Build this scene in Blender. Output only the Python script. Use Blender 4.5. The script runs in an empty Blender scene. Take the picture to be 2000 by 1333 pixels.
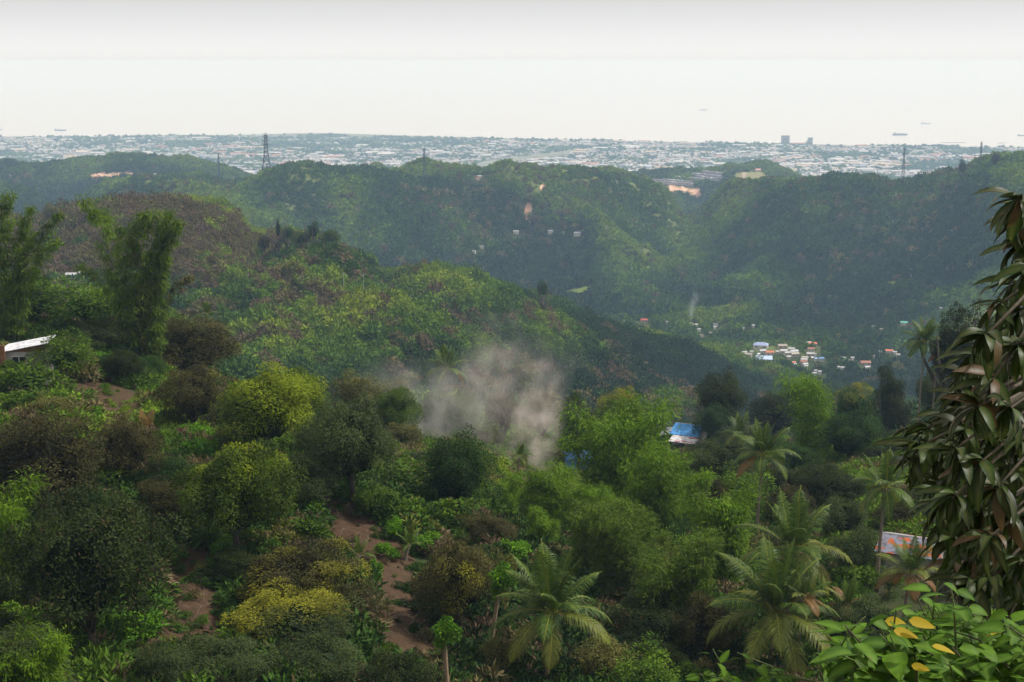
import bpy, math, random
import numpy as np
from math import radians, sin, cos, tan, pi, sqrt, atan2
from mathutils import Vector, Matrix

sc = bpy.context.scene
COL = sc.collection
# ------------------------------------------------------------------ camera
CAM_Z = 400.0
F = 2747.0                      # focal length in pixels of the 2000 px wide photograph
PITCH = radians(11.2)
cam_d = bpy.data.cameras.new('camera'); cam_d.sensor_width = 36.0; cam_d.lens = 36.0 * F / 2000.0
cam_d.clip_start = 0.1; cam_d.clip_end = 150000.0
cam = bpy.data.objects.new('camera', cam_d); COL.objects.link(cam)
cam.location = (0, 0, CAM_Z); cam.rotation_euler = (pi / 2 - PITCH, 0, 0)
sc.camera = cam
# ------------------------------------------------------------------ sky, sun, exposure
SUN_EL, SUN_AZ = radians(52), radians(72)      # azimuth clockwise from the view direction
world = bpy.data.worlds.new('World'); sc.world = world; world.use_nodes = True
wn, wl = world.node_tree.nodes, world.node_tree.links
wn.clear()
sky = wn.new('ShaderNodeTexSky'); sky.sky_type = 'NISHITA'; sky.sun_disc = False
sky.sun_elevation = SUN_EL; sky.sun_rotation = SUN_AZ; sky.air_density = 1.0; sky.dust_density = 4.0; sky.ozone_density = 1.0
sky.altitude = 0
hs = wn.new('ShaderNodeHueSaturation'); hs.inputs['Saturation'].default_value = 0.06; hs.inputs['Value'].default_value = 1.0
bg = wn.new('ShaderNodeBackground'); bg.inputs['Strength'].default_value = 0.093
# a pale overcast veil over the blue sky: evens out the brightness, a little brighter low down
geo = wn.new('ShaderNodeTexCoord'); sep = wn.new('ShaderNodeSeparateXYZ'); mr = wn.new('ShaderNodeMapRange')
mr.inputs['From Min'].default_value = 0.0; mr.inputs['From Max'].default_value = 0.055
mr.inputs['To Min'].default_value = 11.0; mr.inputs['To Max'].default_value = 6.4
comb = wn.new('ShaderNodeCombineColor'); mixv = wn.new('ShaderNodeMix'); mixv.data_type = 'RGBA'; mixv.inputs[0].default_value = 0.8
wo = wn.new('ShaderNodeOutputWorld')
wl.new(geo.outputs['Generated'], sep.inputs[0]); wl.new(sep.outputs['Z'], mr.inputs['Value'])
for k in range(3): wl.new(mr.outputs[0], comb.inputs[k])
wl.new(sky.outputs[0], hs.inputs['Color']); wl.new(hs.outputs[0], mixv.inputs[6]); wl.new(comb.outputs[0], mixv.inputs[7])
wl.new(mixv.outputs[2], bg.inputs['Color']); wl.new(bg.outputs[0], wo.inputs['Surface'])
sun_d = bpy.data.lights.new('sun', 'SUN'); sun_d.energy = 3.4; sun_d.angle = radians(3); sun_d.color = (1.0, 0.965, 0.92)
sun = bpy.data.objects.new('sun', sun_d); COL.objects.link(sun)
sdir = Vector((sin(SUN_AZ) * cos(SUN_EL), cos(SUN_AZ) * cos(SUN_EL), sin(SUN_EL)))
sun.rotation_euler = sdir.to_track_quat('Z', 'Y').to_euler(); sun.location = (200, 100, 700)
vs = sc.view_settings; vs.view_transform = 'Standard'; vs.look = 'None'; vs.exposure = 0.3; vs.gamma = 1.0
sc.cycles.max_bounces = 6; sc.cycles.diffuse_bounces = 2; sc.cycles.glossy_bounces = 2; sc.cycles.transmission_bounces = 2
sc.cycles.transparent_max_bounces = 6; sc.cycles.volume_bounces = 1
sc.cycles.use_denoising = True

# ------------------------------------------------------------------ helpers
rng = np.random.default_rng(7)
random.seed(7)
CP, SP = cos(PITCH), sin(PITCH)
def ray(px, py):
    """tangents (X/Y, drop/Y) of the line of sight through a pixel of the 2000 x 1333 photograph"""
    v = (666.5 - py) / F
    k = CP + v * SP
    return (px - 1000.0) / F / k, (SP - v * CP) / k
def at(px, py, D):
    t, s = ray(px, py)
    return Vector((t * D, D, CAM_Z - s * D))
def to_px(X, Y, Z):
    Z = Z - CAM_Z
    dep = Y * CP - Z * SP
    up = Y * SP + Z * CP
    return 1000 + F * X / dep, 666.5 - F * up / dep

def pchip_slopes(x, y):
    h = np.diff(x, axis=0); d = np.diff(y, axis=0) / h
    m = np.zeros_like(y)
    w1 = 2 * h[1:] + h[:-1]; w2 = h[1:] + 2 * h[:-1]
    with np.errstate(divide='ignore', invalid='ignore'):
        mm = (w1 + w2) / (w1 / d[:-1] + w2 / d[1:])
    ok = (d[:-1] * d[1:]) > 0
    m[1:-1] = np.where(ok, mm, 0.0)
    m[0] = d[0]; m[-1] = d[-1]
    return m
def pchip(x, y, xq):
    x = np.asarray(x, float); y = np.asarray(y, float)
    m = pchip_slopes(x, y)
    xq = np.clip(xq, x[0], x[-1])
    i = np.clip(np.searchsorted(x, xq) - 1, 0, len(x) - 2)
    h = x[i + 1] - x[i]; s = (xq - x[i]) / h
    return ((1 + 2 * s) * (1 - s) ** 2 * y[i] + s * (1 - s) ** 2 * h * m[i] + s * s * (3 - 2 * s) * y[i + 1] + s * s * (s - 1) * h * m[i + 1])

def _hash(ix, iy, seed):
    n = (ix.astype(np.int64) * 374761393 + iy.astype(np.int64) * 668265263 + seed * 982451653) & 0xffffffff
    n = ((n ^ (n >> 13)) * 1274126177) & 0xffffffff
    n = n ^ (n >> 16)
    return (n & 0xffff) / 65535.0
def vnoise(x, y, seed=0):
    x = np.asarray(x, float); y = np.asarray(y, float)
    ix = np.floor(x); iy = np.floor(y); fx = x - ix; fy = y - iy
    fx = fx * fx * (3 - 2 * fx); fy = fy * fy * (3 - 2 * fy)
    a = _hash(ix, iy, seed); b = _hash(ix + 1, iy, seed); c = _hash(ix, iy + 1, seed); d = _hash(ix + 1, iy + 1, seed)
    return (a * (1 - fx) + b * fx) * (1 - fy) + (c * (1 - fx) + d * fx) * fy * 1.0
def fbm(x, y, seed=0, n=4):
    s = 0; a = 0.5; w = 0
    for k in range(n):
        s = s + a * vnoise(x, y, seed + k); w += a; x = x * 2.03 + 17.1; y = y * 2.03 - 9.3; a *= 0.5
    return s / w

def tag(o, label=None, cat=None, group=None, kind=None):
    if label: o['label'] = label
    if cat: o['category'] = cat
    if group: o['group'] = group
    if kind: o['kind'] = kind
    return o
def link(name, me, mat=None, parent=None, loc=None, rot=None, scale=None):
    o = bpy.data.objects.new(name, me); COL.objects.link(o)
    if mat is not None and len(me.materials) == 0: me.materials.append(mat)
    if parent: o.parent = parent
    if loc is not None: o.location = loc
    if rot is not None: o.rotation_euler = rot
    if scale is not None: o.scale = scale if hasattr(scale, '__len__') else (scale,) * 3
    return o
def thing(name, label, cat, loc=(0, 0, 0), rotz=0.0, group=None):
    o = bpy.data.objects.new(name, None); COL.objects.link(o); o.empty_display_size = 0.5
    o.location = loc; o.rotation_euler = (0, 0, rotz)
    return tag(o, label, cat, group)
def np_mesh(name, V, Q, col=None, mats=(), smooth=False, midx=None):
    """mesh from numpy vertices and an (n,3) or (n,4) face array; col = per-vertex RGBA"""
    me = bpy.data.meshes.new(name); V = np.asarray(V, np.float32); Q = np.asarray(Q, np.int32)
    k = Q.shape[1]
    me.vertices.add(len(V)); me.vertices.foreach_set('co', V.ravel())
    me.loops.add(Q.size); me.loops.foreach_set('vertex_index', Q.ravel())
    me.polygons.add(len(Q)); me.polygons.foreach_set('loop_start', np.arange(0, Q.size, k, dtype=np.int32))
    if midx is not None: me.polygons.foreach_set('material_index', np.asarray(midx, np.int32))
    me.polygons.foreach_set('use_smooth', np.full(len(Q), smooth))
    me.update(calc_edges=True)
    if col is not None:
        a = me.color_attributes.new('col', 'FLOAT_COLOR', 'POINT'); a.data.foreach_set('color', np.asarray(col, np.float32).ravel())
    for m in mats: me.materials.append(m)
    return me
def attr(me, name, arr):
    a = me.attributes.new(name, 'FLOAT', 'POINT'); a.data.foreach_set('value', np.asarray(arr, np.float32))

class MB:
    """collects polygons for one mesh"""
    def __init__(s): s.v = []; s.f = []
    def add(s, vs_, fs):
        b = len(s.v); s.v += [tuple(p) for p in vs_]; s.f += [tuple(i + b for i in f) for f in fs]
    def box(s, c, d, rz=0.0, taper=1.0):
        x, y, z = d[0] / 2, d[1] / 2, d[2] / 2; ca, sa = cos(rz), sin(rz); P = []
        for zz, tp in ((-z, 1), (z, taper)):
            for xx, yy in ((-x, -y), (x, -y), (x, y), (-x, y)):
                xx, yy = xx * tp, yy * tp
                P.append((c[0] + xx * ca - yy * sa, c[1] + xx * sa + yy * ca, c[2] + zz))
        s.add(P, [(3, 2, 1, 0), (4, 5, 6, 7), (0, 1, 5, 4), (1, 2, 6, 5), (2, 3, 7, 6), (3, 0, 4, 7)])
    def tube(s, pts, radii, n=6):
        pts = [Vector(p) for p in pts]; b = len(s.v); up = Vector((0.13, 0.21, 0.97))
        if not hasattr(radii, '__len__'): radii = [radii] * len(pts)
        for i, p in enumerate(pts):
            d = (pts[min(i + 1, len(pts) - 1)] - pts[max(i - 1, 0)]).normalized()
            a = d.cross(up)
            if a.length < 0.05: a = d.cross(Vector((1, 0, 0)))
            a.normalize(); c = d.cross(a)
            for k in range(n):
                th = 2 * pi * k / n
                s.v.append(tuple(p + (a * cos(th) + c * sin(th)) * radii[i]))
        for i in range(len(pts) - 1):
            for k in range(n):
                s.f.append((b + i * n + k, b + i * n + (k + 1) % n, b + (i + 1) * n + (k + 1) % n, b + (i + 1) * n + k))
        s.f.append(tuple(b + k for k in range(n))[::-1]); s.f.append(tuple(b + (len(pts) - 1) * n + k for k in range(n)))
    def mesh(s, name, mat=None, smooth=False):
        me = bpy.data.meshes.new(name); me.from_pydata(s.v, [], s.f); me.update()
        if smooth: me.polygons.foreach_set('use_smooth', [True] * len(me.polygons))
        if mat: me.materials.append(mat)
        return me
    def build(s, name, mat=None, parent=None, smooth=False, **k):
        return link(name, s.mesh(name, mat, smooth), None, parent, **k)

# ------------------------------------------------------------------ materials
def new_mat(name):
    m = bpy.data.materials.new(name); m.use_nodes = True; nt = m.node_tree; nt.nodes.clear()
    return m, nt.nodes, nt.links
def N(nodes, typ, **kw):
    n = nodes.new(typ)
    for k, v in kw.items(): setattr(n, k, v)
    return n
def ramp(nodes, stops):
    r = nodes.new('ShaderNodeValToRGB'); e = r.color_ramp.elements
    while len(e) < len(stops): e.new(0.5)
    for i, (p, c) in enumerate(stops): e[i].position = p; e[i].color = (c[0], c[1], c[2], 1)
    return r
def mixc(nodes, links, fac, a, b, mode='MIX'):
    m = nodes.new('ShaderNodeMix'); m.data_type = 'RGBA'; m.blend_type = mode
    for sock, val in ((m.inputs[0], fac), (m.inputs[6], a), (m.inputs[7], b)):
        if hasattr(val, 'is_output') or isinstance(val, bpy.types.NodeSocket): links.new(val, sock)
        elif hasattr(val, '__len__'): sock.default_value = (*val[:3], 1)
        else: sock.default_value = val
    return m.outputs[2]
def simple_mat(name, color, rough=0.7, metal=0.0, noise=0.15, nscale=3.0, spec=0.4, dirt=None):
    m, n, l = new_mat(name)
    tc = N(n, 'ShaderNodeTexCoord'); nz = N(n, 'ShaderNodeTexNoise'); nz.inputs['Scale'].default_value = nscale; nz.inputs['Detail'].default_value = 5
    l.new(tc.outputs['Object'], nz.inputs['Vector'])
    c2 = [c * (1 - noise * 2) for c in color] if dirt is None else dirt
    r = ramp(n, [(0.35, c2), (0.65, color)]); l.new(nz.outputs[0], r.inputs[0])
    p = N(n, 'ShaderNodeBsdfPrincipled'); l.new(r.outputs[0], p.inputs['Base Color'])
    p.inputs['Roughness'].default_value = rough; p.inputs['Metallic'].default_value = metal; p.inputs['Specular IOR Level'].default_value = spec
    o = N(n, 'ShaderNodeOutputMaterial'); l.new(p.outputs[0], o.inputs['Surface'])
    return m

# ------------------------------------------------------------------ terrain
# each row is a line across the land (pixel x, pixel y or ('z', height), distance ahead); canopy = height of the growth on it
def Z(v): return ('z', v)
ROWS = [
 (0, [(-900, Z(397.9), 3), (2900, Z(397.9), 3)]),
 (0, [(-900, Z(387), 26), (1000, Z(386), 26), (2900, Z(386), 26)]),
 (0, [(-900, Z(366), 80), (0, Z(364), 80), (400, Z(361), 80), (900, Z(358.5), 80), (1300, Z(357), 80), (1700, Z(358), 80), (2900, Z(365), 80)]),
 (0, [(-900, Z(368), 130), (0, Z(364), 130), (400, Z(361), 130), (700, Z(358.5), 130), (1000, Z(353.5), 130), (1300, Z(351), 130), (1600, Z(352), 130), (2000, Z(356), 130), (2900, Z(360), 130)]),
 (6, [(-900, 520, 185), (0, 572, 185), (150, 588, 185), (300, 640, 190), (450, 695, 200), (600, 745, 215), (750, 775, 240), (900, 790, 260), (1100, 820, 268), (1250, 830, 275), (1350, 800, 285), (1500, 790, 295), (1650, 775, 295), (1800, 750, 280), (2000, 700, 262), (2900, 600, 250)]),
 (0, [(-900, Z(325), 360), (300, Z(318), 360), (450, Z(305), 375), (750, Z(283), 400), (1000, Z(262), 430), (1200, Z(238), 480), (1350, Z(215), 540), (1500, Z(190), 640), (1800, Z(165), 780), (2900, Z(170), 800)]),
 (4, [(-900, 560, 560), (0, 565, 560), (300, 612, 560), (450, 680, 550), (600, 720, 540), (750, 752, 535), (900, 775, 540), (1050, 795, 550), (1200, 815, 580), (1350, 800, 680), (1500, 785, 790), (1650, 765, 880), (1800, 750, 950), (2000, 735, 1000), (2900, 720, 1000)]),
 (4, [(-900, 535, 640), (0, 540, 640), (300, 552, 640), (450, 556, 648), (600, 560, 650), (770, 561, 668), (900, 612, 670), (1050, 680, 690), (1200, 728, 720), (1350, 752, 790), (1500, 757, 870), (1650, 732, 1010), (1800, 722, 1070), (2000, 710, 1100), (2900, 700, 1100)]),
 (5, [(-900, 440, 800), (0, 432, 800), (60, 428, 800), (140, 405, 800), (300, 398, 800), (370, 408, 800), (450, 446, 800), (500, 488, 800), (545, 466, 745), (600, 452, 715), (655, 452, 712), (700, 484, 725), (750, 535, 760), (850, 540, 790), (950, 558, 800), (1050, 590, 820), (1180, 640, 845), (1350, 695, 885), (1500, 738, 930), (1580, 735, 1010), (1650, 718, 1090), (1800, 712, 1150), (2000, 700, 1190), (2900, 690, 1200)]),
 (0, [(-900, Z(200), 1350), (0, Z(190), 1380), (400, Z(170), 1420), (800, Z(155), 1450), (1000, Z(150), 1450), (1200, Z(142), 1380), (1350, Z(142), 1330), (1500, Z(152), 1290), (1650, Z(158), 1290), (1800, Z(160), 1290), (2000, Z(162), 1300), (2900, Z(162), 1300)]),
 (4, [(-900, 450, 1650), (0, 450, 1700), (150, 450, 1700), (300, 430, 1720), (450, 430, 1730), (600, 450, 1730), (750, 460, 1720), (900, 480, 1720), (1050, 490, 1740), (1150, 500, 1720), (1250, 545, 1680), (1340, Z(136), 1800), (1420, 560, 1600), (1500, 530, 1600), (1650, 510, 1560), (1800, 500, 1500), (2000, 480, 1400), (2900, 440, 1400)]),
 (5, [(-900, 370, 1950), (0, 380, 1950), (60, 385, 1950), (100, 402, 1930), (180, 368, 1900), (250, 353, 1950), (350, 345, 1950), (450, 342, 1900), (520, 337, 1900), (560, 334, 1900), (650, 336, 1900), (750, 331, 1900), (850, 337, 1900), (900, 347, 1900), (950, 364, 1930), (1000, 356, 1990), (1060, 346, 2040), (1150, 342, 2090), (1200, 358, 2100), (1250, 382, 2120), (1300, 404, 2180), (1340, Z(129), 2350), (1380, 432, 2200), (1410, 412, 2080), (1450, 391, 1990), (1500, 372, 1930), (1600, 352, 1860), (1700, 344, 1800), (1800, 340, 1740), (1870, 327, 1690), (1950, 315, 1630), (2000, 318, 1600), (2300, 300, 1600), (2900, 290, 1600)]),
 (0, [(-900, Z(195), 2250), (0, Z(195), 2250), (350, Z(192), 2250), (500, Z(185), 2250), (950, Z(190), 2250), (1150, Z(185), 2350), (1280, Z(160), 2420), (1345, Z(126), 2620), (1420, Z(150), 2450), (1550, Z(170), 2350), (1700, Z(185), 2250), (2900, Z(190), 2250)]),
 (6, [(-900, 320, 2550), (0, 322, 2550), (100, 320, 2550), (200, 325, 2550), (330, 328, 2500), (400, 336, 2480), (470, 348, 2480), (700, 356, 2500), (900, 356, 2500), (1000, 352, 2550), (1060, 345, 2560), (1150, 349, 2600), (1220, 352, 2700), (1300, 347, 2850), (1400, 342, 2900), (1480, 333, 2920), (1530, 339, 2900), (1600, 356, 2800), (1700, 356, 2700), (2900, 340, 2600)]),
 (0, [(-900, Z(60), 3600), (500, Z(55), 3600), (1000, Z(60), 3600), (1300, Z(70), 3700), (1600, Z(50), 3700), (2900, Z(50), 3600)]),
 (0, [(-900, Z(26), 4600), (600, Z(24), 4600), (2900, Z(18), 4600)]),
 (0, [(-900, 269, 7300), (0, 268, 7300), (200, 268, 7350), (450, 265, 7500), (640, 262.5, 7800), (760, 266, 7700), (1000, 272, 7250), (1500, 281.5, 6750), (2000, 289, 6400), (2900, 300, 6000)]),
 (0, [(-900, Z(-14), 7700), (450, Z(-14), 8000), (640, Z(-14), 8500), (1000, Z(-14), 7650), (1500, Z(-14), 7150), (2000, Z(-14), 6800), (2900, Z(-14), 6500)]),
]
TG = np.concatenate([np.linspace(-1.3, -0.46, 60)[:-1], np.linspace(-0.46, 0.46, 560), np.linspace(0.46, 1.3, 60)[1:]])
LD = np.concatenate([np.linspace(math.log(3.0), math.log(40), 60)[:-1], np.linspace(math.log(40), math.log(8000), 720)])
def build_rows():
    KD, KZ = [], []
    for veg, knots in ROWS:
        t, d, z = [], [], []
        for px, py, D in knots:
            if isinstance(py, tuple): t.append((px - 1000) / F); z.append(py[1])
            else:
                a, s = ray(px, py); t.append(a); z.append(CAM_Z - s * D - veg)
            d.append(math.log(D))
        o = np.argsort(t); t = np.array(t)[o]
        KD.append(pchip(t, np.array(d)[o], TG)); KZ.append(pchip(t, np.array(z)[o], TG))
    return np.array(KD), np.array(KZ)
KD, KZ = build_rows()
assert (np.diff(KD, axis=0) > 0).all(), 'rows cross'
HZ = np.empty((len(LD), len(TG)))
for j in range(len(TG)): HZ[:, j] = pchip(KD[:, j], KZ[:, j], LD)
GD = np.exp(LD)[:, None] * np.ones(len(TG)); GX = GD * TG[None, :]; GY = GD
def relief(X, Y):
    D = Y; s = np.zeros_like(X)
    for k, lam in enumerate((420, 210, 105, 52, 26, 13)):
        w = np.clip((D / lam - 1.6) / 3.0, 0, 1) * np.clip((3300 - D) / 700, 0, 1)
        if lam > 100: w = w * np.clip((D - 350) / 300, 0, 1)
        rx = X * 0.94 + Y * 0.34; ry = -X * 0.34 + Y * 0.94
        n = fbm(rx / lam + 3.1 * k, ry / (lam * 1.5) - 5.7 * k, 20 + 7 * k, 2)
        rd = 1 - np.abs(2 * n - 1) * 2.0
        s += w * lam * ((0.115 + 0.03 * np.clip((D - 900) / 500, 0, 1)) if lam > 100 else 0.085 if lam > 40 else 0.04) * (rd - 0.55)
    return s
_rel = relief(GX, GY)
# the valley floor round the village stays gentler
_flat = np.exp(-((GX - 330) / 330) ** 2 - ((GY - 1180) / 230) ** 2)
HZ = HZ + _rel * (1 - 0.75 * _flat)
SPUR = np.clip(_rel / (GD * 0.011 + 2.0) + 0.1, -1, 1) * np.clip((GD - 380) / 150, 0, 1)      # +1 on the crests of spurs, -1 in gullies
def ground(X, Y):
    X = np.asarray(X, float); Y = np.asarray(Y, float)
    t = np.clip(X / Y, TG[0], TG[-1]); l = np.clip(np.log(Y), LD[0], LD[-1])
    j = np.clip(np.searchsorted(TG, t) - 1, 0, len(TG) - 2); i = np.clip(np.searchsorted(LD, l) - 1, 0, len(LD) - 2)
    a = (t - TG[j]) / (TG[j + 1] - TG[j]); b = (l - LD[i]) / (LD[i + 1] - LD[i])
    return (HZ[i, j] * (1 - a) + HZ[i, j + 1] * a) * (1 - b) + (HZ[i + 1, j] * (1 - a) + HZ[i + 1, j + 1] * a) * b
def spur_at(X, Y):
    t = np.clip(X / Y, TG[0], TG[-1]); j = np.clip(np.searchsorted(TG, t), 0, len(TG) - 1); i = np.clip(np.searchsorted(LD, np.log(Y)), 0, len(LD) - 1); return SPUR[i, j]
def hit(px, py, d0=40.0, d1=8000.0, lift=0.0):
    """first point of the ground (raised by lift) on the line of sight through a pixel, from distance d0 on"""
    t, s = ray(px, py); D = np.exp(np.linspace(math.log(d0), math.log(d1), 4000))
    g = ground(t * D, D) + lift - (CAM_Z - s * D)
    k = np.argmax(g > 0)
    if g[k] <= 0: return None
    D = D[k]; return Vector((t * D, D, float(ground(t * D, D))))
def in_poly(x, y, poly):
    r = np.zeros(np.shape(x), bool); n = len(poly)
    for i in range(n):
        x1, y1 = poly[i]; x2, y2 = poly[(i + 1) % n]
        if y1 == y2: continue
        c = ((y1 > y) != (y2 > y)) & (x < (x2 - x1) * (y - y1) / (y2 - y1) + x1)
        r ^= c
    return r
def near_line(x, y, line, w):
    d = np.full(np.shape(x), 1e9)
    for (x1, y1), (x2, y2) in zip(line[:-1], line[1:]):
        L = (x2 - x1) ** 2 + (y2 - y1) ** 2; s = np.clip(((x - x1) * (x2 - x1) + (y - y1) * (y2 - y1)) / L, 0, 1)
        d = np.minimum(d, np.hypot(x - x1 - s * (x2 - x1), (y - y1 - s * (y2 - y1)) * 1.6))
    return d < w
# bare and open ground: outline seen from the camera, range of distances it lies in
ORANGE = [([(155, 344), (175, 336), (215, 333), (256, 330), (268, 337), (225, 344), (200, 346)], 1700, 2700),
          ([(1008, 389), (1022, 388), (1042, 400), (1036, 412), (1030, 405), (1018, 400)], 1500, 2300),
          ([(1024, 408), (1032, 408), (1036, 425), (1036, 440), (1028, 438), (1029, 424)], 1500, 2300),
          ([(1054, 358), (1068, 355), (1071, 359), (1060, 367), (1040, 374), (1036, 370), (1052, 366)], 1500, 2300),
          ([(1195, 350), (1250, 344), (1290, 358), (1340, 360), (1365, 362), (1380, 384), (1362, 384), (1342, 374), (1300, 368), (1250, 366), (1225, 356)], 2300, 3200),
          ([(1398, 398), (1416, 394), (1411, 404), (1402, 408)], 2100, 3000),
          ([(940, 350), (1000, 347), (1000, 356), (950, 357)], 2000, 2900)]
SOIL = [([(120, 745), (225, 728), (290, 785), (305, 850), (235, 850), (165, 812)], 100, 240),
        ([(600, 955), (700, 975), (765, 1030), (825, 1100), (860, 1200), (850, 1333), (700, 1333), (715, 1190), (665, 1090), (610, 1060)], 60, 200),
        ([(280, 1010), (430, 1080), (460, 1180), (455, 1333), (265, 1333), (295, 1200)], 60, 200),
        ([(955, 900), (1050, 900), (1070, 985), (1010, 985)], 150, 260),
        ([(597, 505), (625, 515), (645, 545), (650, 558), (610, 556)], 560, 900),
        ([(65, 455), (100, 445), (120, 510), (95, 535), (66, 528)], 560, 900), ([(175, 460), (215, 470), (210, 520), (180, 515)], 560, 900)]
FIELD = [([(1432, 336), (1478, 330), (1507, 342), (1490, 354), (1434, 356)], 2400, 3200),
         ([(880, 333), (930, 318), (1130, 290), (1170, 292), (1050, 312), (960, 326)], 4000, 7500)]
GRASS = [([(1085, 566), (1150, 552), (1235, 542), (1238, 549), (1160, 562), (1100, 573)], 1000, 1900),
         ([(1700, 548), (1760, 541), (1835, 531), (1838, 537), (1775, 547), (1710, 553)], 1100, 1900),
         ([(560, 556), (680, 551), (790, 555), (790, 560), (680, 560), (560, 562)], 560, 760),
         ([(570, 450), (610, 444), (655, 452), (650, 462), (590, 466)], 600, 850)]
ROADS = [([(425, 354), (500, 373), (560, 396), (625, 432)], 1.3, 1500, 2300), ([(1030, 438), (1050, 452), (1100, 470)], 1.3, 1400, 2100), ([(700, 446), (730, 455), (752, 466)], 3, 1400, 2100), ([(780, 548), (788, 556), (760, 562), (690, 560), (600, 562), (500, 558), (330, 556)], 2.2, 560, 760),
         ([(1416, 330), (1424, 352)], 3, 2300, 3300), ([(1455, 330), (1450, 356)], 2.5, 2300, 3300)]
PXG, PYG = to_px(GX, GY, HZ + 0.0)
PYV = to_px(GX, GY, HZ + np.where(GD > 330, 4.0, 0.5))[1]
def patch_mask(px, py, D, shapes):
    r = np.zeros(px.shape, bool)
    for poly, d0, d1 in shapes: r |= in_poly(px, py, poly) & (D > d0) & (D < d1)
    return r
def road_mask(px, py, D):
    r = np.zeros(px.shape, bool)
    for line, w, d0, d1 in ROADS: r |= near_line(px, py, line, w) & (D > d0) & (D < d1)
    return r
def blur(a, n=1):
    for _ in range(n):
        a = a.copy(); a[1:-1, 1:-1] = (a[1:-1, 1:-1] * 2 + a[:-2, 1:-1] + a[2:, 1:-1] + a[1:-1, :-2] + a[1:-1, 2:]) / 6
    return a
M_OR = blur(patch_mask(PXG, PYV, GD, ORANGE).astype(float)); M_SO = blur(patch_mask(PXG, PYV, GD, SOIL).astype(float), 3)
M_GR = blur((patch_mask(PXG, PYV, GD, GRASS)).astype(float)); M_FI = blur(patch_mask(PXG, PYV, GD, FIELD).astype(float)); M_RO = blur(road_mask(PXG, PYV, GD).astype(float))

def terrain_mat():
    m, n, l = new_mat('land')
    g = N(n, 'ShaderNodeNewGeometry')
    def noise(scale, detail=6, rough=0.6):
        nz = N(n, 'ShaderNodeTexNoise'); nz.inputs['Scale'].default_value = scale; nz.inputs['Detail'].default_value = detail; nz.inputs['Roughness'].default_value = rough
        l.new(g.outputs['Position'], nz.inputs['Vector']); return nz.outputs[0]
    def A(nm):
        a = N(n, 'ShaderNodeAttribute', attribute_name=nm)
        if nm == 'plain': return a.outputs['Fac']
        x = N(n, 'ShaderNodeMath', operation='MULTIPLY_ADD'); l.new(edge, x.inputs[0]); x.inputs[1].default_value = 1.6; l.new(a.outputs['Fac'], x.inputs[2])
        r_ = N(n, 'ShaderNodeMapRange'); r_.inputs['From Min'].default_value = 1.22; r_.inputs['From Max'].default_value = 1.38; l.new(x.outputs[0], r_.inputs['Value'])
        y = N(n, 'ShaderNodeMath', operation='MULTIPLY'); l.new(r_.outputs[0], y.inputs[0]); q_ = N(n, 'ShaderNodeMath', operation='MULTIPLY'); q_.use_clamp = True; l.new(a.outputs['Fac'], q_.inputs[0]); q_.inputs[1].default_value = 7.0; l.new(q_.outputs[0], y.inputs[1])
        return y.outputs[0]
    big, mid, fine = noise(0.012), noise(0.12), noise(1.6)
    edge = noise(0.22, 8, 0.75)
    base = ramp(n, [(0.3, (0.022, 0.034, 0.010)), (0.5, (0.035, 0.060, 0.014)), (0.7, (0.062, 0.055, 0.028))]); l.new(mid, base.inputs[0])
    c = base.outputs[0]
    dry = ramp(n, [(0.5, (0, 0, 0)), (0.66, (1, 1, 1))]); l.new(big, dry.inputs[0])
    c = mixc(n, l, dry.outputs[0], c, (0.085, 0.062, 0.040))
    c = mixc(n, l, A('spur'), c, (0.125, 0.150, 0.040))
    soil = ramp(n, [(0.3, (0.040, 0.018, 0.012)), (0.55, (0.088, 0.040, 0.026)), (0.8, (0.16, 0.10, 0.07))]); l.new(fine, soil.inputs[0])
    soil2 = mixc(n, l, mid, soil.outputs[0], (0.075, 0.06, 0.03))
    c = mixc(n, l, A('soil'), c, soil2)
    orr = ramp(n, [(0.35, (0.50, 0.25, 0.15)), (0.6, (0.70, 0.48, 0.35))]); l.new(mid, orr.inputs[0])
    c = mixc(n, l, A('bare'), c, orr.outputs[0])
    c = mixc(n, l, A('grass'), c, (0.16, 0.21, 0.035)); c = mixc(n, l, A('field'), c, (0.25, 0.24, 0.11)); c = mixc(n, l, A('track'), c, (0.42, 0.33, 0.27))
    # the built-up plain between houses and trees
    pl = ramp(n, [(0.35, (0.10, 0.13, 0.07)), (0.52, (0.20, 0.21, 0.15)), (0.66, (0.42, 0.40, 0.38))]); l.new(noise(0.02, 8, 0.7), pl.inputs[0])
    c = mixc(n, l, A('plain'), c, pl.outputs[0])
    p = N(n, 'ShaderNodeBsdfPrincipled'); l.new(c, p.inputs['Base Color']); p.inputs['Roughness'].default_value = 0.95; p.inputs['Specular IOR Level'].default_value = 0.1
    b = N(n, 'ShaderNodeBump'); b.inputs['Strength'].default_value = 0.6; b.inputs['Distance'].default_value = 0.4; l.new(noise(1.2, 8, 0.7), b.inputs['Height']); l.new(b.outputs[0], p.inputs['Normal'])
    o = N(n, 'ShaderNodeOutputMaterial'); l.new(p.outputs[0], o.inputs['Surface']); return m
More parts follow.
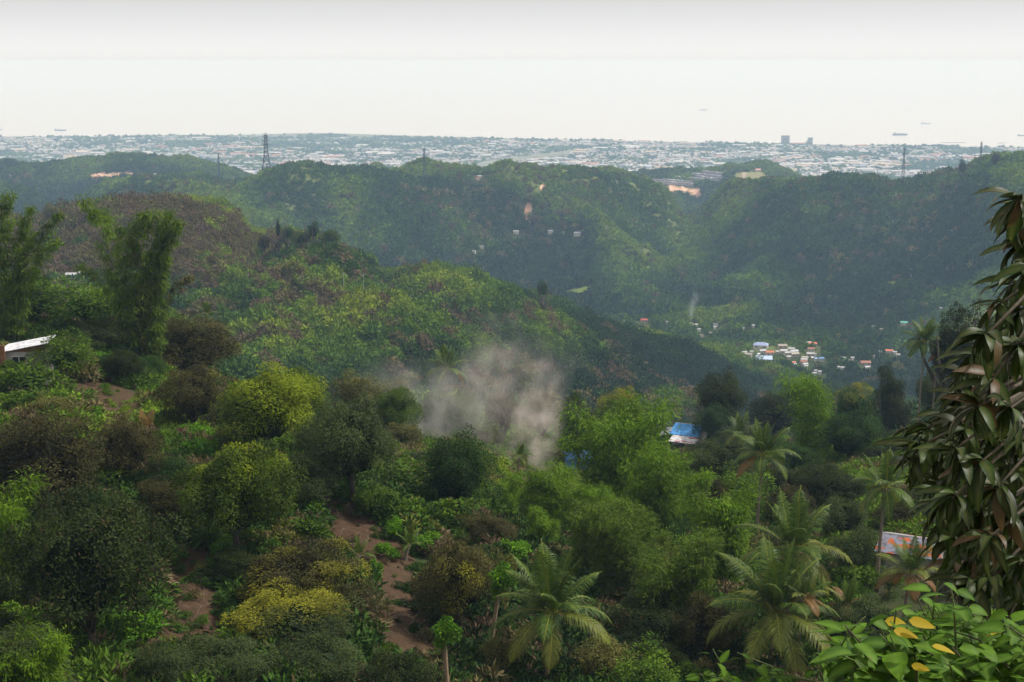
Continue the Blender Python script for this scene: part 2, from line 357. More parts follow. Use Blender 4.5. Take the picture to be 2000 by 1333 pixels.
def make_terrain():
    ni, nj = HZ.shape; idx = np.arange(ni * nj).reshape(ni, nj)
    Q = np.stack([idx[:-1, :-1], idx[:-1, 1:], idx[1:, 1:], idx[1:, :-1]], -1).reshape(-1, 4)
    V = np.stack([GX, GY, HZ], -1).reshape(-1, 3)
    # close the land behind the camera with a skirt so that it is not a fan that ends at the lens
    me = np_mesh('land', V, Q, mats=[terrain_mat()], smooth=True)
    for nm, a in (('soil', M_SO), ('bare', M_OR), ('grass', M_GR), ('field', M_FI), ('track', M_RO), ('spur', np.clip(SPUR, 0, 1)), ('plain', np.clip((GD - 3150) / 500, 0, 1))): attr(me, nm, a.ravel())
    return tag(link('hills', me), 'green hills running down through valleys to a flat coastal plain', None, None, 'structure')
make_terrain()
mb = MB(); b0 = 60.0
mb.add([(-b0, -80, 399.5), (b0, -80, 399.5), (b0, 2.9, 398.1), (-b0, 2.9, 398.1)], [(0, 1, 2, 3)])
tag(mb.build('ground', bpy.data.materials['land']), 'grassy ground of the viewpoint', None, None, 'structure')

def sea_mat():
    m, n, l = new_mat('sea'); g = N(n, 'ShaderNodeNewGeometry')
    mp = N(n, 'ShaderNodeMapping'); mp.inputs['Scale'].default_value = (0.012, 0.004, 1); l.new(g.outputs['Position'], mp.inputs['Vector'])
    nz = N(n, 'ShaderNodeTexNoise'); nz.inputs['Scale'].default_value = 1.0; nz.inputs['Detail'].default_value = 8; l.new(mp.outputs[0], nz.inputs['Vector'])
    p = N(n, 'ShaderNodeBsdfPrincipled'); p.inputs['Base Color'].default_value = (0.68, 0.67, 0.66, 1); p.inputs['Roughness'].default_value = 0.3; p.inputs['IOR'].default_value = 1.33  # glare off the water is put into this pale base colour
    b = N(n, 'ShaderNodeBump'); b.inputs['Strength'].default_value = 0.12; b.inputs['Distance'].default_value = 8.0; l.new(nz.outputs[0], b.inputs['Height']); l.new(b.outputs[0], p.inputs['Normal'])
    o = N(n, 'ShaderNodeOutputMaterial'); l.new(p.outputs[0], o.inputs['Surface']); return m
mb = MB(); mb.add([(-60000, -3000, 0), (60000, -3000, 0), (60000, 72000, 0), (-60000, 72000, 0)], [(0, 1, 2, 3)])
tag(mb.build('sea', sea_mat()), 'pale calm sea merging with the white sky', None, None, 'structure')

def haze():
    m, n, l = new_mat('haze'); v = N(n, 'ShaderNodeVolumePrincipled')
    v.inputs['Color'].default_value = (0.46, 0.67, 0.96, 1); v.inputs['Absorption Color'].default_value = (0.74, 0.74, 0.74, 1); v.inputs['Density'].default_value = 1.35e-4; v.inputs['Anisotropy'].default_value = 0.0
    o = N(n, 'ShaderNodeOutputMaterial'); l.new(v.outputs[0], o.inputs['Volume'])
    mb = MB(); z0, z1 = -15.5, 425.0
    mb.box((0, 34000, (z0 + z1) / 2), (124000, 77000, z1 - z0))
    tag(mb.build('haze', m), 'thin blue haze lying over the hills and plain', None, None, 'stuff')
haze()
# ------------------------------------------------------------------ foliage
def foliage_mat(name, dark, light, flush=(0.30, 0.29, 0.02), dry=(0.13, 0.075, 0.04), trans=0.25, rough=0.6, inst=False, spec=0.08):
    """leaf material; the vertex colour holds leaf-to-leaf variation (R), young growth (G) and dry leaves (B)"""
    m, n, l = new_mat(name)
    a = N(n, 'ShaderNodeAttribute', attribute_name='col'); s = N(n, 'ShaderNodeSeparateColor'); l.new(a.outputs['Color'], s.inputs[0])
    c = mixc(n, l, s.outputs[0], dark, light)
    if inst:
        h = N(n, 'ShaderNodeAttribute', attribute_name='hue'); h.attribute_type = 'INSTANCER'
        r = ramp(n, [(0.0, (0.020, 0.044, 0.010)), (0.28, (0.050, 0.105, 0.012)), (0.50, (0.120, 0.205, 0.014)), (0.68, (0.250, 0.315, 0.016)), (0.80, (0.130, 0.115, 0.038)), (1.0, (0.150, 0.100, 0.062))])
        l.new(h.outputs['Fac'], r.inputs[0])
        v = N(n, 'ShaderNodeMath', operation='MULTIPLY_ADD'); l.new(s.outputs[0], v.inputs[0]); v.inputs[1].default_value = 0.8; v.inputs[2].default_value = 0.72
        hv = N(n, 'ShaderNodeHueSaturation'); l.new(r.outputs[0], hv.inputs['Color']); l.new(v.outputs[0], hv.inputs['Value']); c = hv.outputs[0]
    else:
        oi = N(n, 'ShaderNodeObjectInfo'); mr_ = N(n, 'ShaderNodeMapRange'); mr_.inputs['To Min'].default_value = 0.78; mr_.inputs['To Max'].default_value = 1.22; l.new(oi.outputs['Random'], mr_.inputs['Value'])
        hv = N(n, 'ShaderNodeHueSaturation'); l.new(c, hv.inputs['Color']); l.new(mr_.outputs[0], hv.inputs['Value']); c = hv.outputs[0]
    c = mixc(n, l, s.outputs[1], c, flush); c = mixc(n, l, s.outputs[2], c, dry)
    p = N(n, 'ShaderNodeBsdfPrincipled'); l.new(c, p.inputs['Base Color']); p.inputs['Roughness'].default_value = rough; p.inputs['Specular IOR Level'].default_value = spec
    o = N(n, 'ShaderNodeOutputMaterial')
    if trans > 0:
        t = N(n, 'ShaderNodeBsdfTranslucent'); l.new(mixc(n, l, 0.5, c, (0.16, 0.24, 0.02), 'ADD') if False else c, t.inputs['Color'])
        ms = N(n, 'ShaderNodeMixShader'); ms.inputs[0].default_value = trans; l.new(p.outputs[0], ms.inputs[1]); l.new(t.outputs[0], ms.inputs[2]); l.new(ms.outputs[0], o.inputs['Surface'])
    else: l.new(p.outputs[0], o.inputs['Surface'])
    return m
MATS = {
 'dark':   foliage_mat('dark green leaves', (0.008, 0.016, 0.004), (0.056, 0.076, 0.016)),
 'deep':   foliage_mat('deep green leaves', (0.010, 0.030, 0.006), (0.050, 0.108, 0.014)),
 'olive':  foliage_mat('olive brown leaves', (0.020, 0.020, 0.006), (0.110, 0.100, 0.028)),
 'grey':   foliage_mat('grey green leaves', (0.019, 0.034, 0.010), (0.090, 0.120, 0.034)),
 'yellow': foliage_mat('yellow green leaves', (0.018, 0.038, 0.003), (0.105, 0.170, 0.010), flush=(0.23, 0.29, 0.010)),
 'green':  foliage_mat('fresh green leaves', (0.026, 0.064, 0.006), (0.130, 0.220, 0.014)),
 'bright': foliage_mat('bright green leaves', (0.046, 0.140, 0.006), (0.185, 0.370, 0.014)),
 'lime':   foliage_mat('lime bamboo leaves', (0.050, 0.112, 0.006), (0.195, 0.330, 0.015), trans=0.35),
 'bamboo': foliage_mat('bamboo leaves', (0.034, 0.078, 0.007), (0.160, 0.245, 0.020), trans=0.35),
 'straw':  foliage_mat('olive feathery leaves', (0.062, 0.066, 0.016), (0.210, 0.200, 0.050)),
 'palm':   foliage_mat('palm leaflets', (0.022, 0.056, 0.010), (0.100, 0.170, 0.022), flush=(0.32, 0.31, 0.035), dry=(0.28, 0.14, 0.05), rough=0.5, spec=0.2, trans=0.25),
}
BARK = simple_mat('bark', (0.13, 0.10, 0.075), 0.9, noise=0.25, nscale=6)
BARK_PALE = simple_mat('pale bark', (0.34, 0.24, 0.15), 0.9, noise=0.2, nscale=5)
PALM_BARK = simple_mat('palm bark', (0.27, 0.21, 0.16), 0.9, noise=0.2, nscale=9)
CULM = simple_mat('bamboo culm', (0.16, 0.20, 0.06), 0.5, noise=0.2, nscale=2)

def leaves_np(P, Dv, Nv, L, W, R, G=0.0, B=0.0):
    """diamond leaves: base P, direction Dv, face normal Nv, length L, width W"""
    n = len(P); S = np.cross(Dv, Nv); S /= np.linalg.norm(S, axis=1)[:, None] + 1e-9
    L = np.broadcast_to(L, n)[:, None]; W = np.broadcast_to(W, n)[:, None]
    m = P + Dv * L * 0.45
    V = np.stack([P, m + S * W * 0.5, P + Dv * L, m - S * W * 0.5], 1).reshape(-1, 3)
    C = np.ones((n, 4)); C[:, 0] = R; C[:, 1] = G; C[:, 2] = B
    return V, np.arange(n * 4).reshape(-1, 4), np.repeat(C, 4, 0)
def unit(a): return a / (np.linalg.norm(a, axis=1)[:, None] + 1e-9)
def fib(n, zmin):
    i = np.arange(n) + 0.5; z = 1 - (1 - zmin) * i / n; ph = i * 2.399963; r = np.sqrt(np.clip(1 - z * z, 0, 1))
    return np.stack([r * np.cos(ph), r * np.sin(ph), z], 1)
def core_np(r, squash=1.0, nu=14, nv=9, rough=0.2, rg=None, zc=0.0, tone=0.12):
    u = np.linspace(0, 2 * pi, nu + 1)[:-1]; v = np.linspace(0.02, pi - 0.02, nv); U, Vv = np.meshgrid(u, v)
    k = r * (1 + rough * (rg.random(U.shape) - 0.5))
    V = np.stack([k * np.sin(Vv) * np.cos(U), k * np.sin(Vv) * np.sin(U), k * np.cos(Vv) * squash + zc], -1).reshape(-1, 3)
    a = np.arange(nu * nv).reshape(nv, nu); b = np.roll(a, -1, 1)
    Q = np.stack([a[:-1], b[:-1], b[1:], a[1:]], -1).reshape(-1, 4)
    C = np.ones((len(V), 4)); C[:, :3] = (tone, 0, 0)
    return V, Q, C
def join_np(parts):
    V, Q, C, b = [], [], [], 0
    for v, q, c in parts: V.append(v); Q.append(q + b); C.append(c); b += len(v)
    return np.concatenate(V), np.concatenate(Q), np.concatenate(C)
def crown_np(seed, lobes=75, per=105, leaf=0.085, width=0.34, flush=0.0, dry=0.03, zmin=-0.55, lobe_r=0.27, droop=0.35, core=0.74, ragged=0.16):
    """unit crown (radius 1, centred on the origin): lobes of leaves of uneven size round a leafy core, gaps between them"""
    g = np.random.default_rng(seed); parts = [core_np(core * 0.80, 1.0, rg=g, tone=0.02, rough=0.5)]  # core coloured dark: shade in the crown's crevices is painted in
    Dl = unit(fib(lobes, zmin) + g.normal(0, 0.20, (lobes, 3)))
    low = unit(g.normal(0, 1, (4, 3)))
    bulge = 1 + ragged * np.sin(Dl @ low[0] * 3.1 + 1) + ragged * 0.7 * np.sin(Dl @ low[1] * 5.3)
    lr = lobe_r * g.uniform(0.45, 1.55, lobes)
    cen = Dl * ((1 - lobe_r * 0.8) * bulge * g.uniform(0.72, 1.12, lobes))[:, None]
    tone = g.uniform(-0.1, 0.45, lobes); fm = np.clip((cen[:, 2] * 0.75 + 0.55 * np.sin(cen @ low[2] * 2.7) + 0.35 * g.normal(0, 1, lobes) - (1.2 - 2.3 * flush)) * 2.2, 0, 1) if flush > 0 else np.zeros(lobes)
    share = (lr / lr.mean()) ** 2; cnt = np.maximum(6, (per * share / share.mean()).astype(int)); li = np.repeat(np.arange(lobes), cnt); k = len(li)
    nrm = unit(g.normal(0, 1, (k, 3)) * 0.85 + Dl[li] * 0.75 + np.array([0, 0, 0.45]))
    rad = lr[li] * np.power(g.uniform(0.45, 1, k), 0.45)
    P = cen[li] + nrm * rad[:, None]; inner = g.random(k) < 0.22; P = np.where(inner[:, None], P * g.uniform(0.72, 0.92, k)[:, None], P)
    tw = unit(g.normal(0, 1, (k, 3))); d = unit(tw * 0.8 + nrm * 0.75 + np.array([0, 0, -droop]))
    nn = unit(nrm * 1.8 + tw * 0.45 + np.array([0, 0, 0.3]))
    out = np.clip((nrm * Dl[li]).sum(1) * 0.5 + 0.5, 0, 1)
    R = np.clip(tone[li] * 1.2 + 0.06 + g.uniform(0, 0.40, k), 0, 1)
    G = np.clip(fm[li] * g.uniform(0.65, 1.05, k) * (0.35 + 0.65 * out), 0, 1)
    B = (g.random(k) < dry) * g.uniform(0.3, 0.9, k)
    parts.append(leaves_np(P, d, nn, leaf * g.uniform(0.7, 1.4, k), leaf * width * g.uniform(0.8, 1.3, k), R, G, B))
    return join_np(parts)
_cr = {}
def crown_mesh(kind, matk, var):
    var = int(var)
    key = (kind, matk, var)
    if key in _cr: return _cr[key]
    raw = ('raw', kind, var)
    if raw not in _cr:
        s = 100 + var * 17 + sum(map(ord, kind))
        if kind == 'mango': d = crown_np(s, 95, 190, leaf=0.062, width=0.38, lobe_r=0.25, ragged=0.26)
        elif kind == 'flush_some': d = crown_np(s, 95, 190, leaf=0.062, width=0.38, lobe_r=0.25, ragged=0.26, flush=0.30)
        elif kind == 'flush_cap': d = crown_np(s, 95, 190, leaf=0.062, width=0.38, lobe_r=0.25, ragged=0.26, flush=0.52)
        elif kind == 'flush_all': d = crown_np(s, 95, 190, leaf=0.062, width=0.38, lobe_r=0.25, ragged=0.26, flush=0.75)
        elif kind == 'loose': d = crown_np(s, 55, 70, leaf=0.10, width=0.42, core=0.45, ragged=0.28, lobe_r=0.30, zmin=-0.35)
        elif kind == 'shrub': d = crown_np(s, 26, 50, leaf=0.22, width=0.5, core=0.55, ragged=0.3, lobe_r=0.36, zmin=-0.2, droop=0.1)
        elif kind == 'knot': d = crown_np(s, 14, 36, leaf=0.34, width=0.5, core=0.35, ragged=0.45, lobe_r=0.42, zmin=-0.3, droop=0.0)
        elif kind == 'tuft': d = crown_np(s, 14, 40, leaf=0.20, width=0.34, core=0.5, ragged=0.3, lobe_r=0.4, zmin=-0.1, droop=-0.2)
        _cr[raw] = d
    V, Q, C = _cr[raw]
    _cr[key] = np_mesh('crown', V, Q, C, [MATS[matk]])
    return _cr[key]
_tk = {}
def trunk_mesh(var, mat=None):
    """unit trunk: 1 m tall to the crown's centre at z=1, limbs spreading to radius 0.6"""
    if var in _tk: return _tk[var]
    g = random.Random(var); m = MB()
    m.tube([(0, 0, -0.25), (0.01, 0, 0.1), (0.03, 0.01, 0.45), (0.02, 0.03, 0.8)], [0.085, 0.065, 0.05, 0.03], 8)
    for k in range(6):
        a = k * 1.05 + g.uniform(-0.3, 0.3); z0 = g.uniform(0.25, 0.5); r = g.uniform(0.35, 0.6)
        m.tube([(0.02, 0, z0), (cos(a) * r * 0.4, sin(a) * r * 0.4, z0 + 0.22), (cos(a) * r * 0.8, sin(a) * r * 0.8, z0 + 0.5), (cos(a) * r, sin(a) * r, z0 + 0.8)], [0.04, 0.028, 0.018, 0.008], 5)
    _tk[var] = m.mesh('trunk', mat or BARK, True); return _tk[var]

# ------------------------------------------------------------------ bamboo
def culm_np(seed, H=12.0, arch=2.2, puffs=48, per=55, pr=0.95, leaf=0.42, droop=0.6):
    """one bamboo culm: axis points and puffs of small drooping leaves on side branches"""
    g = np.random.default_rng(seed); t = np.linspace(0, 1, 14); a = g.uniform(0, 6.28)
    def axis(t): return np.stack([arch * t ** 2.6 * cos(a), arch * t ** 2.6 * sin(a), H * (t - 0.13 * t ** 5)], -1)
    ax = axis(t); n = puffs * per
    tp = 0.12 + 0.88 * (np.arange(puffs) + g.random(puffs)) / puffs; br = g.normal(0, 1, (puffs, 3)); br[:, 2] *= 0.3; br = unit(br)
    rp = pr * (0.30 + 0.85 * np.sin(np.clip(tp * 0.98 + 0.08, 0, 1) * pi) ** 0.8) * g.uniform(0.15, 1.0, puffs)
    cen = axis(tp) + br * rp[:, None]; cen[:, 2] -= rp * 0.35
    li = np.repeat(np.arange(puffs), per); off = g.normal(0, 1, (n, 3)) * np.array([1, 1, 0.75]) * (0.30 * max(pr, 0.6) / 0.95)
    P = cen[li] + off + br[li] * 0.1; d = unit(br[li] * 0.5 + off * 0.8 + g.normal(0, 0.35, (n, 3)) + np.array([0, 0, -droop])); nn = unit(br[li] * 0.4 + g.normal(0, 0.45, (n, 3)) + np.array([0, 0, 0.9]))
    R = np.clip(g.uniform(0, 0.5, n) + 0.5 * g.random(puffs)[li], 0, 1); B = (g.random(n) < 0.04) * 0.6
    return ax, leaves_np(P, d, nn, leaf * g.uniform(0.6, 1.3, n), leaf * 0.17, R, 0, B)
_bm = {}
def bamboo_meshes(matk, style):
    if (matk, style) in _bm: return _bm[(matk, style)]
    out = []
    for v in range(4):
        if style == 'tall': ax, lv = culm_np(31 + v, 13.0, 1.6 + 0.5 * v, 46, 40, 0.38, 0.40)
        else: ax, lv = culm_np(61 + v, 9.5, 1.6 + 0.5 * v, 46, 46, 1.15, 0.46, 0.45)
        m = MB(); m.tube([tuple(p) for p in ax], list(np.linspace(0.055, 0.012, len(ax))), 5)
        out.append((m.mesh('culm', CULM), np_mesh('leaves', *lv, [MATS[matk]])))
    _bm[(matk, style)] = out; return out
def bamboo(px, py_base, D, hpx, wpx, n, matk, label, style='clump', group='bamboo clumps on the slope', spread=None, lean=0.06):
    """clump whose culms stand in a tuft; hpx/wpx = height and width in photograph pixels"""
    hpx *= 1.28; wpx *= 0.78
    p = at(px, py_base, D); gz = float(ground(p.x, p.y)); H = hpx * D / F + (p.z - gz); W = wpx * D / F
    t = thing('bamboo_clump', label, 'bamboo', (p.x, p.y, gz - 0.2), 0, group); ms = bamboo_meshes(matk, style); base = 13.0 if style == 'tall' else 9.5
    g = random.Random(int(px * 7 + py_base))
    for k in range(n):
        a = k * 2.4 + g.uniform(-0.5, 0.5); f = math.sqrt((k + 0.5) / n); r = f * W * 0.5; cm, lm = ms[g.randrange(4)]
        s = H / base * (1.0 - 0.38 * f * g.random() if k else 1.0) * g.uniform(0.95, 1.15)
        c = link('culm', cm, None, t, (cos(a) * r * 0.62, sin(a) * r * 0.62, 0), (sin(a) * -lean * f * 1.4, cos(a) * lean * f * 1.4, g.uniform(0, 6.28)), s)
        link('leaves', lm, None, c)
    return t

# ------------------------------------------------------------------ coconut palms
def frond_np(seed, elev, L=1.0, pairs=62, droop=1.0, dry=0.0, yel=0.0, wind=0.0):
    """unit frond leaving the crown at angle elev, bending down under its weight; returns rachis points and leaflets"""
    g = np.random.default_rng(seed); n = 22; ang = elev; p = np.zeros(3); pts = [p.copy()]; ds = []
    for k in range(n):
        d = np.array([cos(ang), wind * 0.25 * (k / n), sin(ang)]); d /= np.linalg.norm(d); ds.append(d); p = p + d * L / n; pts.append(p.copy())
        ang -= droop * (0.038 + 0.075 * (k / n) ** 1.3) * max(0.25, cos(ang) + 0.25)
    pts = np.array(pts); ds = np.array(ds + [ds[-1]])
    f = np.repeat(np.linspace(0.14, 0.995, pairs), 2); side = np.tile([1, -1], pairs); x = f * n; i = np.clip(x.astype(int), 0, n - 1); fr = (x - i)[:, None]
    B0 = pts[i] * (1 - fr) + pts[i + 1] * fr; T = ds[i]
    Y = np.array([0, 1.0, 0]); S = np.cross(T, Y); S = unit(S)          # S: upper side of the rachis
    ll = L * 0.235 * np.sin(np.clip(0.16 + f * 0.90, 0, 1) * pi) ** 0.75 * g.uniform(0.82, 1.12, len(f)) + 0.01
    k = len(f); hang = g.uniform(0.45, 1.0, k)[:, None]
    up = -S * np.sign((S[:, 2:3] * 0 + 1)); up = np.where(S[:, 2:3] > 0, S, -S)
    d1 = unit(side[:, None] * Y * 0.9 + T * 0.62 + up * 0.18 + np.array([0, 0, -0.25]) * hang + g.normal(0, 0.05, (k, 3)))
    d2 = unit(d1 * 0.75 + np.array([0, 0, -0.85]) * hang + T * 0.1)
    w = (0.017 * L) * (0.7 + 0.3 * g.random(k))
    nn = unit(np.cross(d1, T) * side[:, None] + 0.001)
    Sx = unit(np.cross(d1, nn)) * w[:, None] * 0.5
    M1 = B0 + d1 * (ll * 0.5)[:, None]; E = M1 + d2 * (ll * 0.55)[:, None]
    V = np.stack([B0 - Sx * 0.5, B0 + Sx * 0.5, M1 + Sx, M1 - Sx, E + Sx * 0.12, E - Sx * 0.12], 1).reshape(-1, 3)
    a = np.arange(k)[:, None] * 6; Q = np.concatenate([a + np.array([[0, 1, 2, 3]]), a + np.array([[3, 2, 4, 5]])])
    C = np.ones((k, 4)); C[:, 0] = g.uniform(0.1, 1, k); C[:, 1] = np.clip(yel * (0.25 + f) * g.uniform(0.5, 1.2, k), 0, 1); C[:, 2] = np.clip(dry * g.uniform(0.7, 1.2, k) + (f > 0.93) * 0.3 * g.random(k), 0, 1)
    C = np.repeat(C, 6, 0)
    # rachis as a thin three-sided strip
    r = np.linspace(0.014, 0.003, n + 1)[:, None] * L; V2 = np.concatenate([pts + Y * r, pts - Y * r, pts + np.array([0, 0, 1.0]) * r]); m = n + 1; j = np.arange(n)
    q2 = np.concatenate([np.stack([j + o1 * m, j + 1 + o1 * m, j + 1 + o2 * m, j + o2 * m], 1) for o1, o2 in ((0, 1), (1, 2), (2, 0))])
    C2 = np.ones((len(V2), 4)); C2[:, 0] = 1.0; C2[:, 1] = 0.75 * (1 - dry); C2[:, 2] = dry
    return join_np([(V, Q, C), (V2, q2, C2)])
FROND_SPEC = [(1.42, 0.30), (1.22, 0.42), (1.02, 0.6), (0.78, 0.8), (0.5, 0.95), (0.28, 1.0), (0.05, 1.0), (-0.25, 0.9), (-0.75, 0.6)]
_fr = {}
def frond_mesh(k, tone):
    key = (k, tone)
    if key not in _fr:
        e, dr = FROND_SPEC[k]; dry, yel = {'g': (0.0, 0.05), 'y': (0.08, 0.36), 'd': (0.9, 0.0)}[tone]
        _fr[key] = np_mesh('frond', *frond_np(300 + k * 3 + len(_fr), e, droop=dr, dry=dry, yel=yel, wind=0.8 * (k % 3 - 1)), [MATS['palm']])
    return _fr[key]
COCO = simple_mat('coconut husk', (0.16, 0.15, 0.05), 0.6)
def palm(px, py, span, h, label, tones='ggggggg', nf=20, group='coconut palms among the trees', d0=60, droopy=0, D=None, lean=(0.4, 0.2), upright=1.0):
    if D is None:
        q = hit(px, py, d0, 340, h)
        if q: D = q.y
        else: t_, s_ = ray(px, py); DD = np.linspace(80, 320, 120); D = float(DD[np.argmin(CAM_Z - s_ * DD - ground(t_ * DD, DD))])
    c = at(px, py, D); gz = float(ground(c.x, c.y)); hh = c.z - gz; L = span * 0.5 * D / F * 1.12
    g = random.Random(int(px + py * 3)); t = thing('coconut_palm', label, 'palm tree', (c.x - lean[0], c.y - lean[1], gz - 0.1), 0, group)
    m = MB(); pts = []; n = 12
    for k in range(n + 1):
        f = k / n; pts.append((lean[0] * f ** 1.6, lean[1] * f ** 1.6, hh * f))
    if hh > 1.0:
        m.tube(pts, [0.2 - 0.08 * min(1, k / n * 1.5) + (0.012 if k % 2 else 0) for k in range(n + 1)], 8); m.build('trunk', PALM_BARK, t, True)
    top = Vector((lean[0], lean[1], hh))
    for k in range(nf):
        f = k / nf; i = min(8, int(f * 7.4) + (1 if droopy and f > 0.3 else 0)); tone = tones[min(len(tones) - 1, int(f * len(tones)))]
        if i >= 8: tone = 'd'
        az = k * 2.39996 + g.uniform(-0.25, 0.25)
        link('frond', frond_mesh(i, tone), None, t, top + Vector((cos(az), sin(az), 0)) * 0.12, (g.uniform(-0.12, 0.12), g.uniform(-0.1, 0.1), az), L * g.uniform(0.88, 1.08) * (1 if i > 1 else upright))
    if hh > 4 and span > 80:
        for k in range(6):
            a = k * 1.05; b = MB(); v, q, _ = core_np(0.13, 1.2, 8, 6, 0.05, np.random.default_rng(k)); b.add(v.tolist(), q.tolist())
            b.build('coconut', COCO, t, True, loc=top + Vector((cos(a) * 0.28, sin(a) * 0.28, -0.3)))
    return t

# ------------------------------------------------------------------ labels that place a thing beside a landmark
LAND = [(45, 680, 'the grey hut with the white roof'), (260, 480, 'the tall bamboo clump'), (30, 470, 'the bamboo at the left edge'), (1075, 1190, 'the big foreground palm'),
        (1515, 1190, 'the large palm at bottom right'), (1490, 890, 'the tall-trunked palm'), (1730, 950, 'the palm with drooping fronds'), (1805, 660, 'the palm against the far hillside'),
        (1330, 830, 'the blue and rusty roof'), (1790, 1070, 'the orange and grey roof'), (870, 725, 'the palm behind the smoke'), (1060, 930, 'the foot of the smoke'),
        (460, 960, 'the lower yellow-green mango'), (510, 790, 'the upper yellow-green mango'), (170, 1110, 'the huge dark mango'), (570, 1120, 'the yellow-topped mango'),
        (895, 1120, 'the orange-yellow leaved mango'), (980, 1140, 'the tall pollarded tree'), (866, 1245, 'the short pollarded tree'), (890, 920, 'the dark tree below the smoke'), (690, 860, 'the broad grey-green mango'),
        (220, 790, 'the bare brown slope below the hut'), (1200, 930, 'the tallest lime bamboo'), (750, 1050, 'the bare soil strip')]
_lab = {}
ORD = ['', 'second ', 'third ', 'fourth ', 'fifth ', 'sixth ', 'seventh ', 'eighth ', 'ninth ', 'tenth ', 'eleventh ', 'twelfth ', 'thirteenth ', 'fourteenth ', 'fifteenth ', 'sixteenth ', 'seventeenth ', 'eighteenth ', 'nineteenth ', 'twentieth ']
def place_labels(items, lands, size=None):
    """items: (object, px, py, description); label = description + direction + nearest landmark, ranked outwards where several share it"""
    groups = {}
    for o, px, py, desc in items:
        d = [(math.hypot(px - a, py - b), a, b, c) for a, b, c in lands]; d = [x for x in d if x[0] > 8]
        dist, a, b, nm = min(d); dx, dy = px - a, py - b
        ang = math.degrees(math.atan2(-dy, dx)) % 360
        w = ['right of', 'up and right of', 'above', 'up and left of', 'left of', 'down and left of', 'below', 'down and right of'][int((ang + 22.5) // 45) % 8]
        groups.setdefault((desc, w, nm), []).append((dist, o))
    for (desc, w, nm), L in groups.items():
        L.sort(key=lambda x: x[0])
        for k, (dist, o) in enumerate(L):
            if len(L) == 1: o['label'] = f'{desc} {w} {nm}'
            else: o['label'] = f'{desc}, {"nearest" if k == 0 else ORD[k] + "nearest"} {w} {nm}'

# ------------------------------------------------------------------ trees of the near slope
PLACED = []          # (px, py, half width px, half height px, D)
BASES = []
def tree(px, py, w, h, kind, matk, label, name='mango_tree', cat='mango tree', group='trees on the near slope', var=None, clear=0.12, D=None, trunk=True, rz=None):
    pb = py + h * (0.5 + clear)
    if D is None:
        q = hit(px, pb, 45, 345)
        if q: D = q.y
        else:                                    # the line of sight clears the slope: stand the tree where the slope comes nearest to it
            t_, s_ = ray(px, pb); DD = np.linspace(80, 330, 120); D = float(DD[np.argmin(CAM_Z - s_ * DD - ground(t_ * DD, DD))])
    g = random.Random(int(px * 13 + py * 7)); a = w * 0.5 * D / F; hh = h * 0.5 * D / F
    c = at(px, py, D + a * 0.25); s = ray(px, py)[1]; th = math.atan(s)
    cz = math.sqrt(max(hh * hh - (a * sin(th)) ** 2, (0.55 * a) ** 2)) / cos(th)
    gz = float(ground(c.x, c.y)); var = g.randrange(4) if var is None else var
    if c.z - gz < cz * 0.75: gz = c.z - cz * 0.75
    gap = c.z - cz - gz
    if gap > 0.35 * cz:
        e = min((gap - 0.35 * cz) / 2, 0.7 * cz); cz += e; c.z -= e
    if not trunk: gz = min(gz, c.z - cz)
    t = thing(name, label, cat, (c.x, c.y, gz), 0, group); zc = c.z - gz
    k = 0.93
    link('crown', crown_mesh(kind, matk, var), None, t, (0, 0, zc), (0, 0, g.uniform(0, 6.28) if rz is None else rz), (a * k, a * k, cz * k))
    if trunk: link('trunk', trunk_mesh(var), None, t, (0, 0, 0), (0, 0, g.uniform(0, 6)), (max(zc * 0.75, a * 0.6), max(zc * 0.75, a * 0.6), zc))
    PLACED.append((px, py, w / 2, h / 2, D)); BASES.append((c.x, c.y, a)); return t
T = tree
T(170, 1110, 310, 330, 'mango', 'dark', 'huge dark mango tree filling the lower left corner')
T(85, 905, 290, 200, 'mango', 'olive', 'broad olive-brown mango tree behind the huge dark mango at left edge')
T(245, 880, 140, 150, 'mango', 'olive', 'dark brown-green mango tree right of the broad olive-brown one')
T(515, 800, 225, 190, 'flush_all', 'yellow', 'upper of the two big yellow-green mango trees')
T(585, 770, 110, 120, 'flush_some', 'yellow', 'yellow-green mango crown leaning out right of the upper big one')
T(460, 965, 245, 240, 'flush_some', 'yellow', 'lower of the two big yellow-green mango trees, vine on its side')
T(688, 865, 175, 215, 'mango', 'grey', 'broad grey-green mango tree right of the yellow-green mangoes')
T(385, 680, 205, 120, 'mango', 'olive', 'wide dark olive mango tree on the shoulder below the tall bamboo')
T(378, 775, 125, 140, 'mango', 'olive', 'brownish mango tree left of the upper yellow-green mango')
T(570, 1125, 250, 165, 'flush_cap', 'olive', 'dome-shaped mango tree topped with yellow new leaves')
T(565, 1215, 240, 125, 'flush_cap', 'grey', 'mango tree with the brightest yellow patch of new leaves', var=2)
T(430, 1305, 210, 105, 'mango', 'grey', 'grey-green mango tree cut by the bottom edge, left of centre')
T(625, 1310, 200, 105, 'mango', 'grey', 'grey-green mango tree at the bottom below the yellow-patched mango')
T(895, 1110, 175, 160, 'flush_some', 'olive', 'round mango tree with orange-yellow leaves on its right side and a visible trunk', clear=0.35)
T(893, 920, 175, 145, 'mango', 'deep', 'dark green tree with forked trunk just below the smoke', clear=0.28)
T(165, 600, 190, 100, 'loose', 'green', 'spreading green tree behind the grey hut on the left shoulder', 'broadleaf_tree', 'tree')
T(60, 590, 110, 90, 'mango', 'deep', 'dark green tree above the roof of the grey hut', 'broadleaf_tree', 'tree')
T(300, 640, 130, 85, 'mango', 'green', 'green tree at the foot of the tall bamboo clump', 'broadleaf_tree', 'tree')
T(125, 700, 150, 100, 'loose', 'green', 'thin green tree in front of the grey hut', 'broadleaf_tree', 'tree')
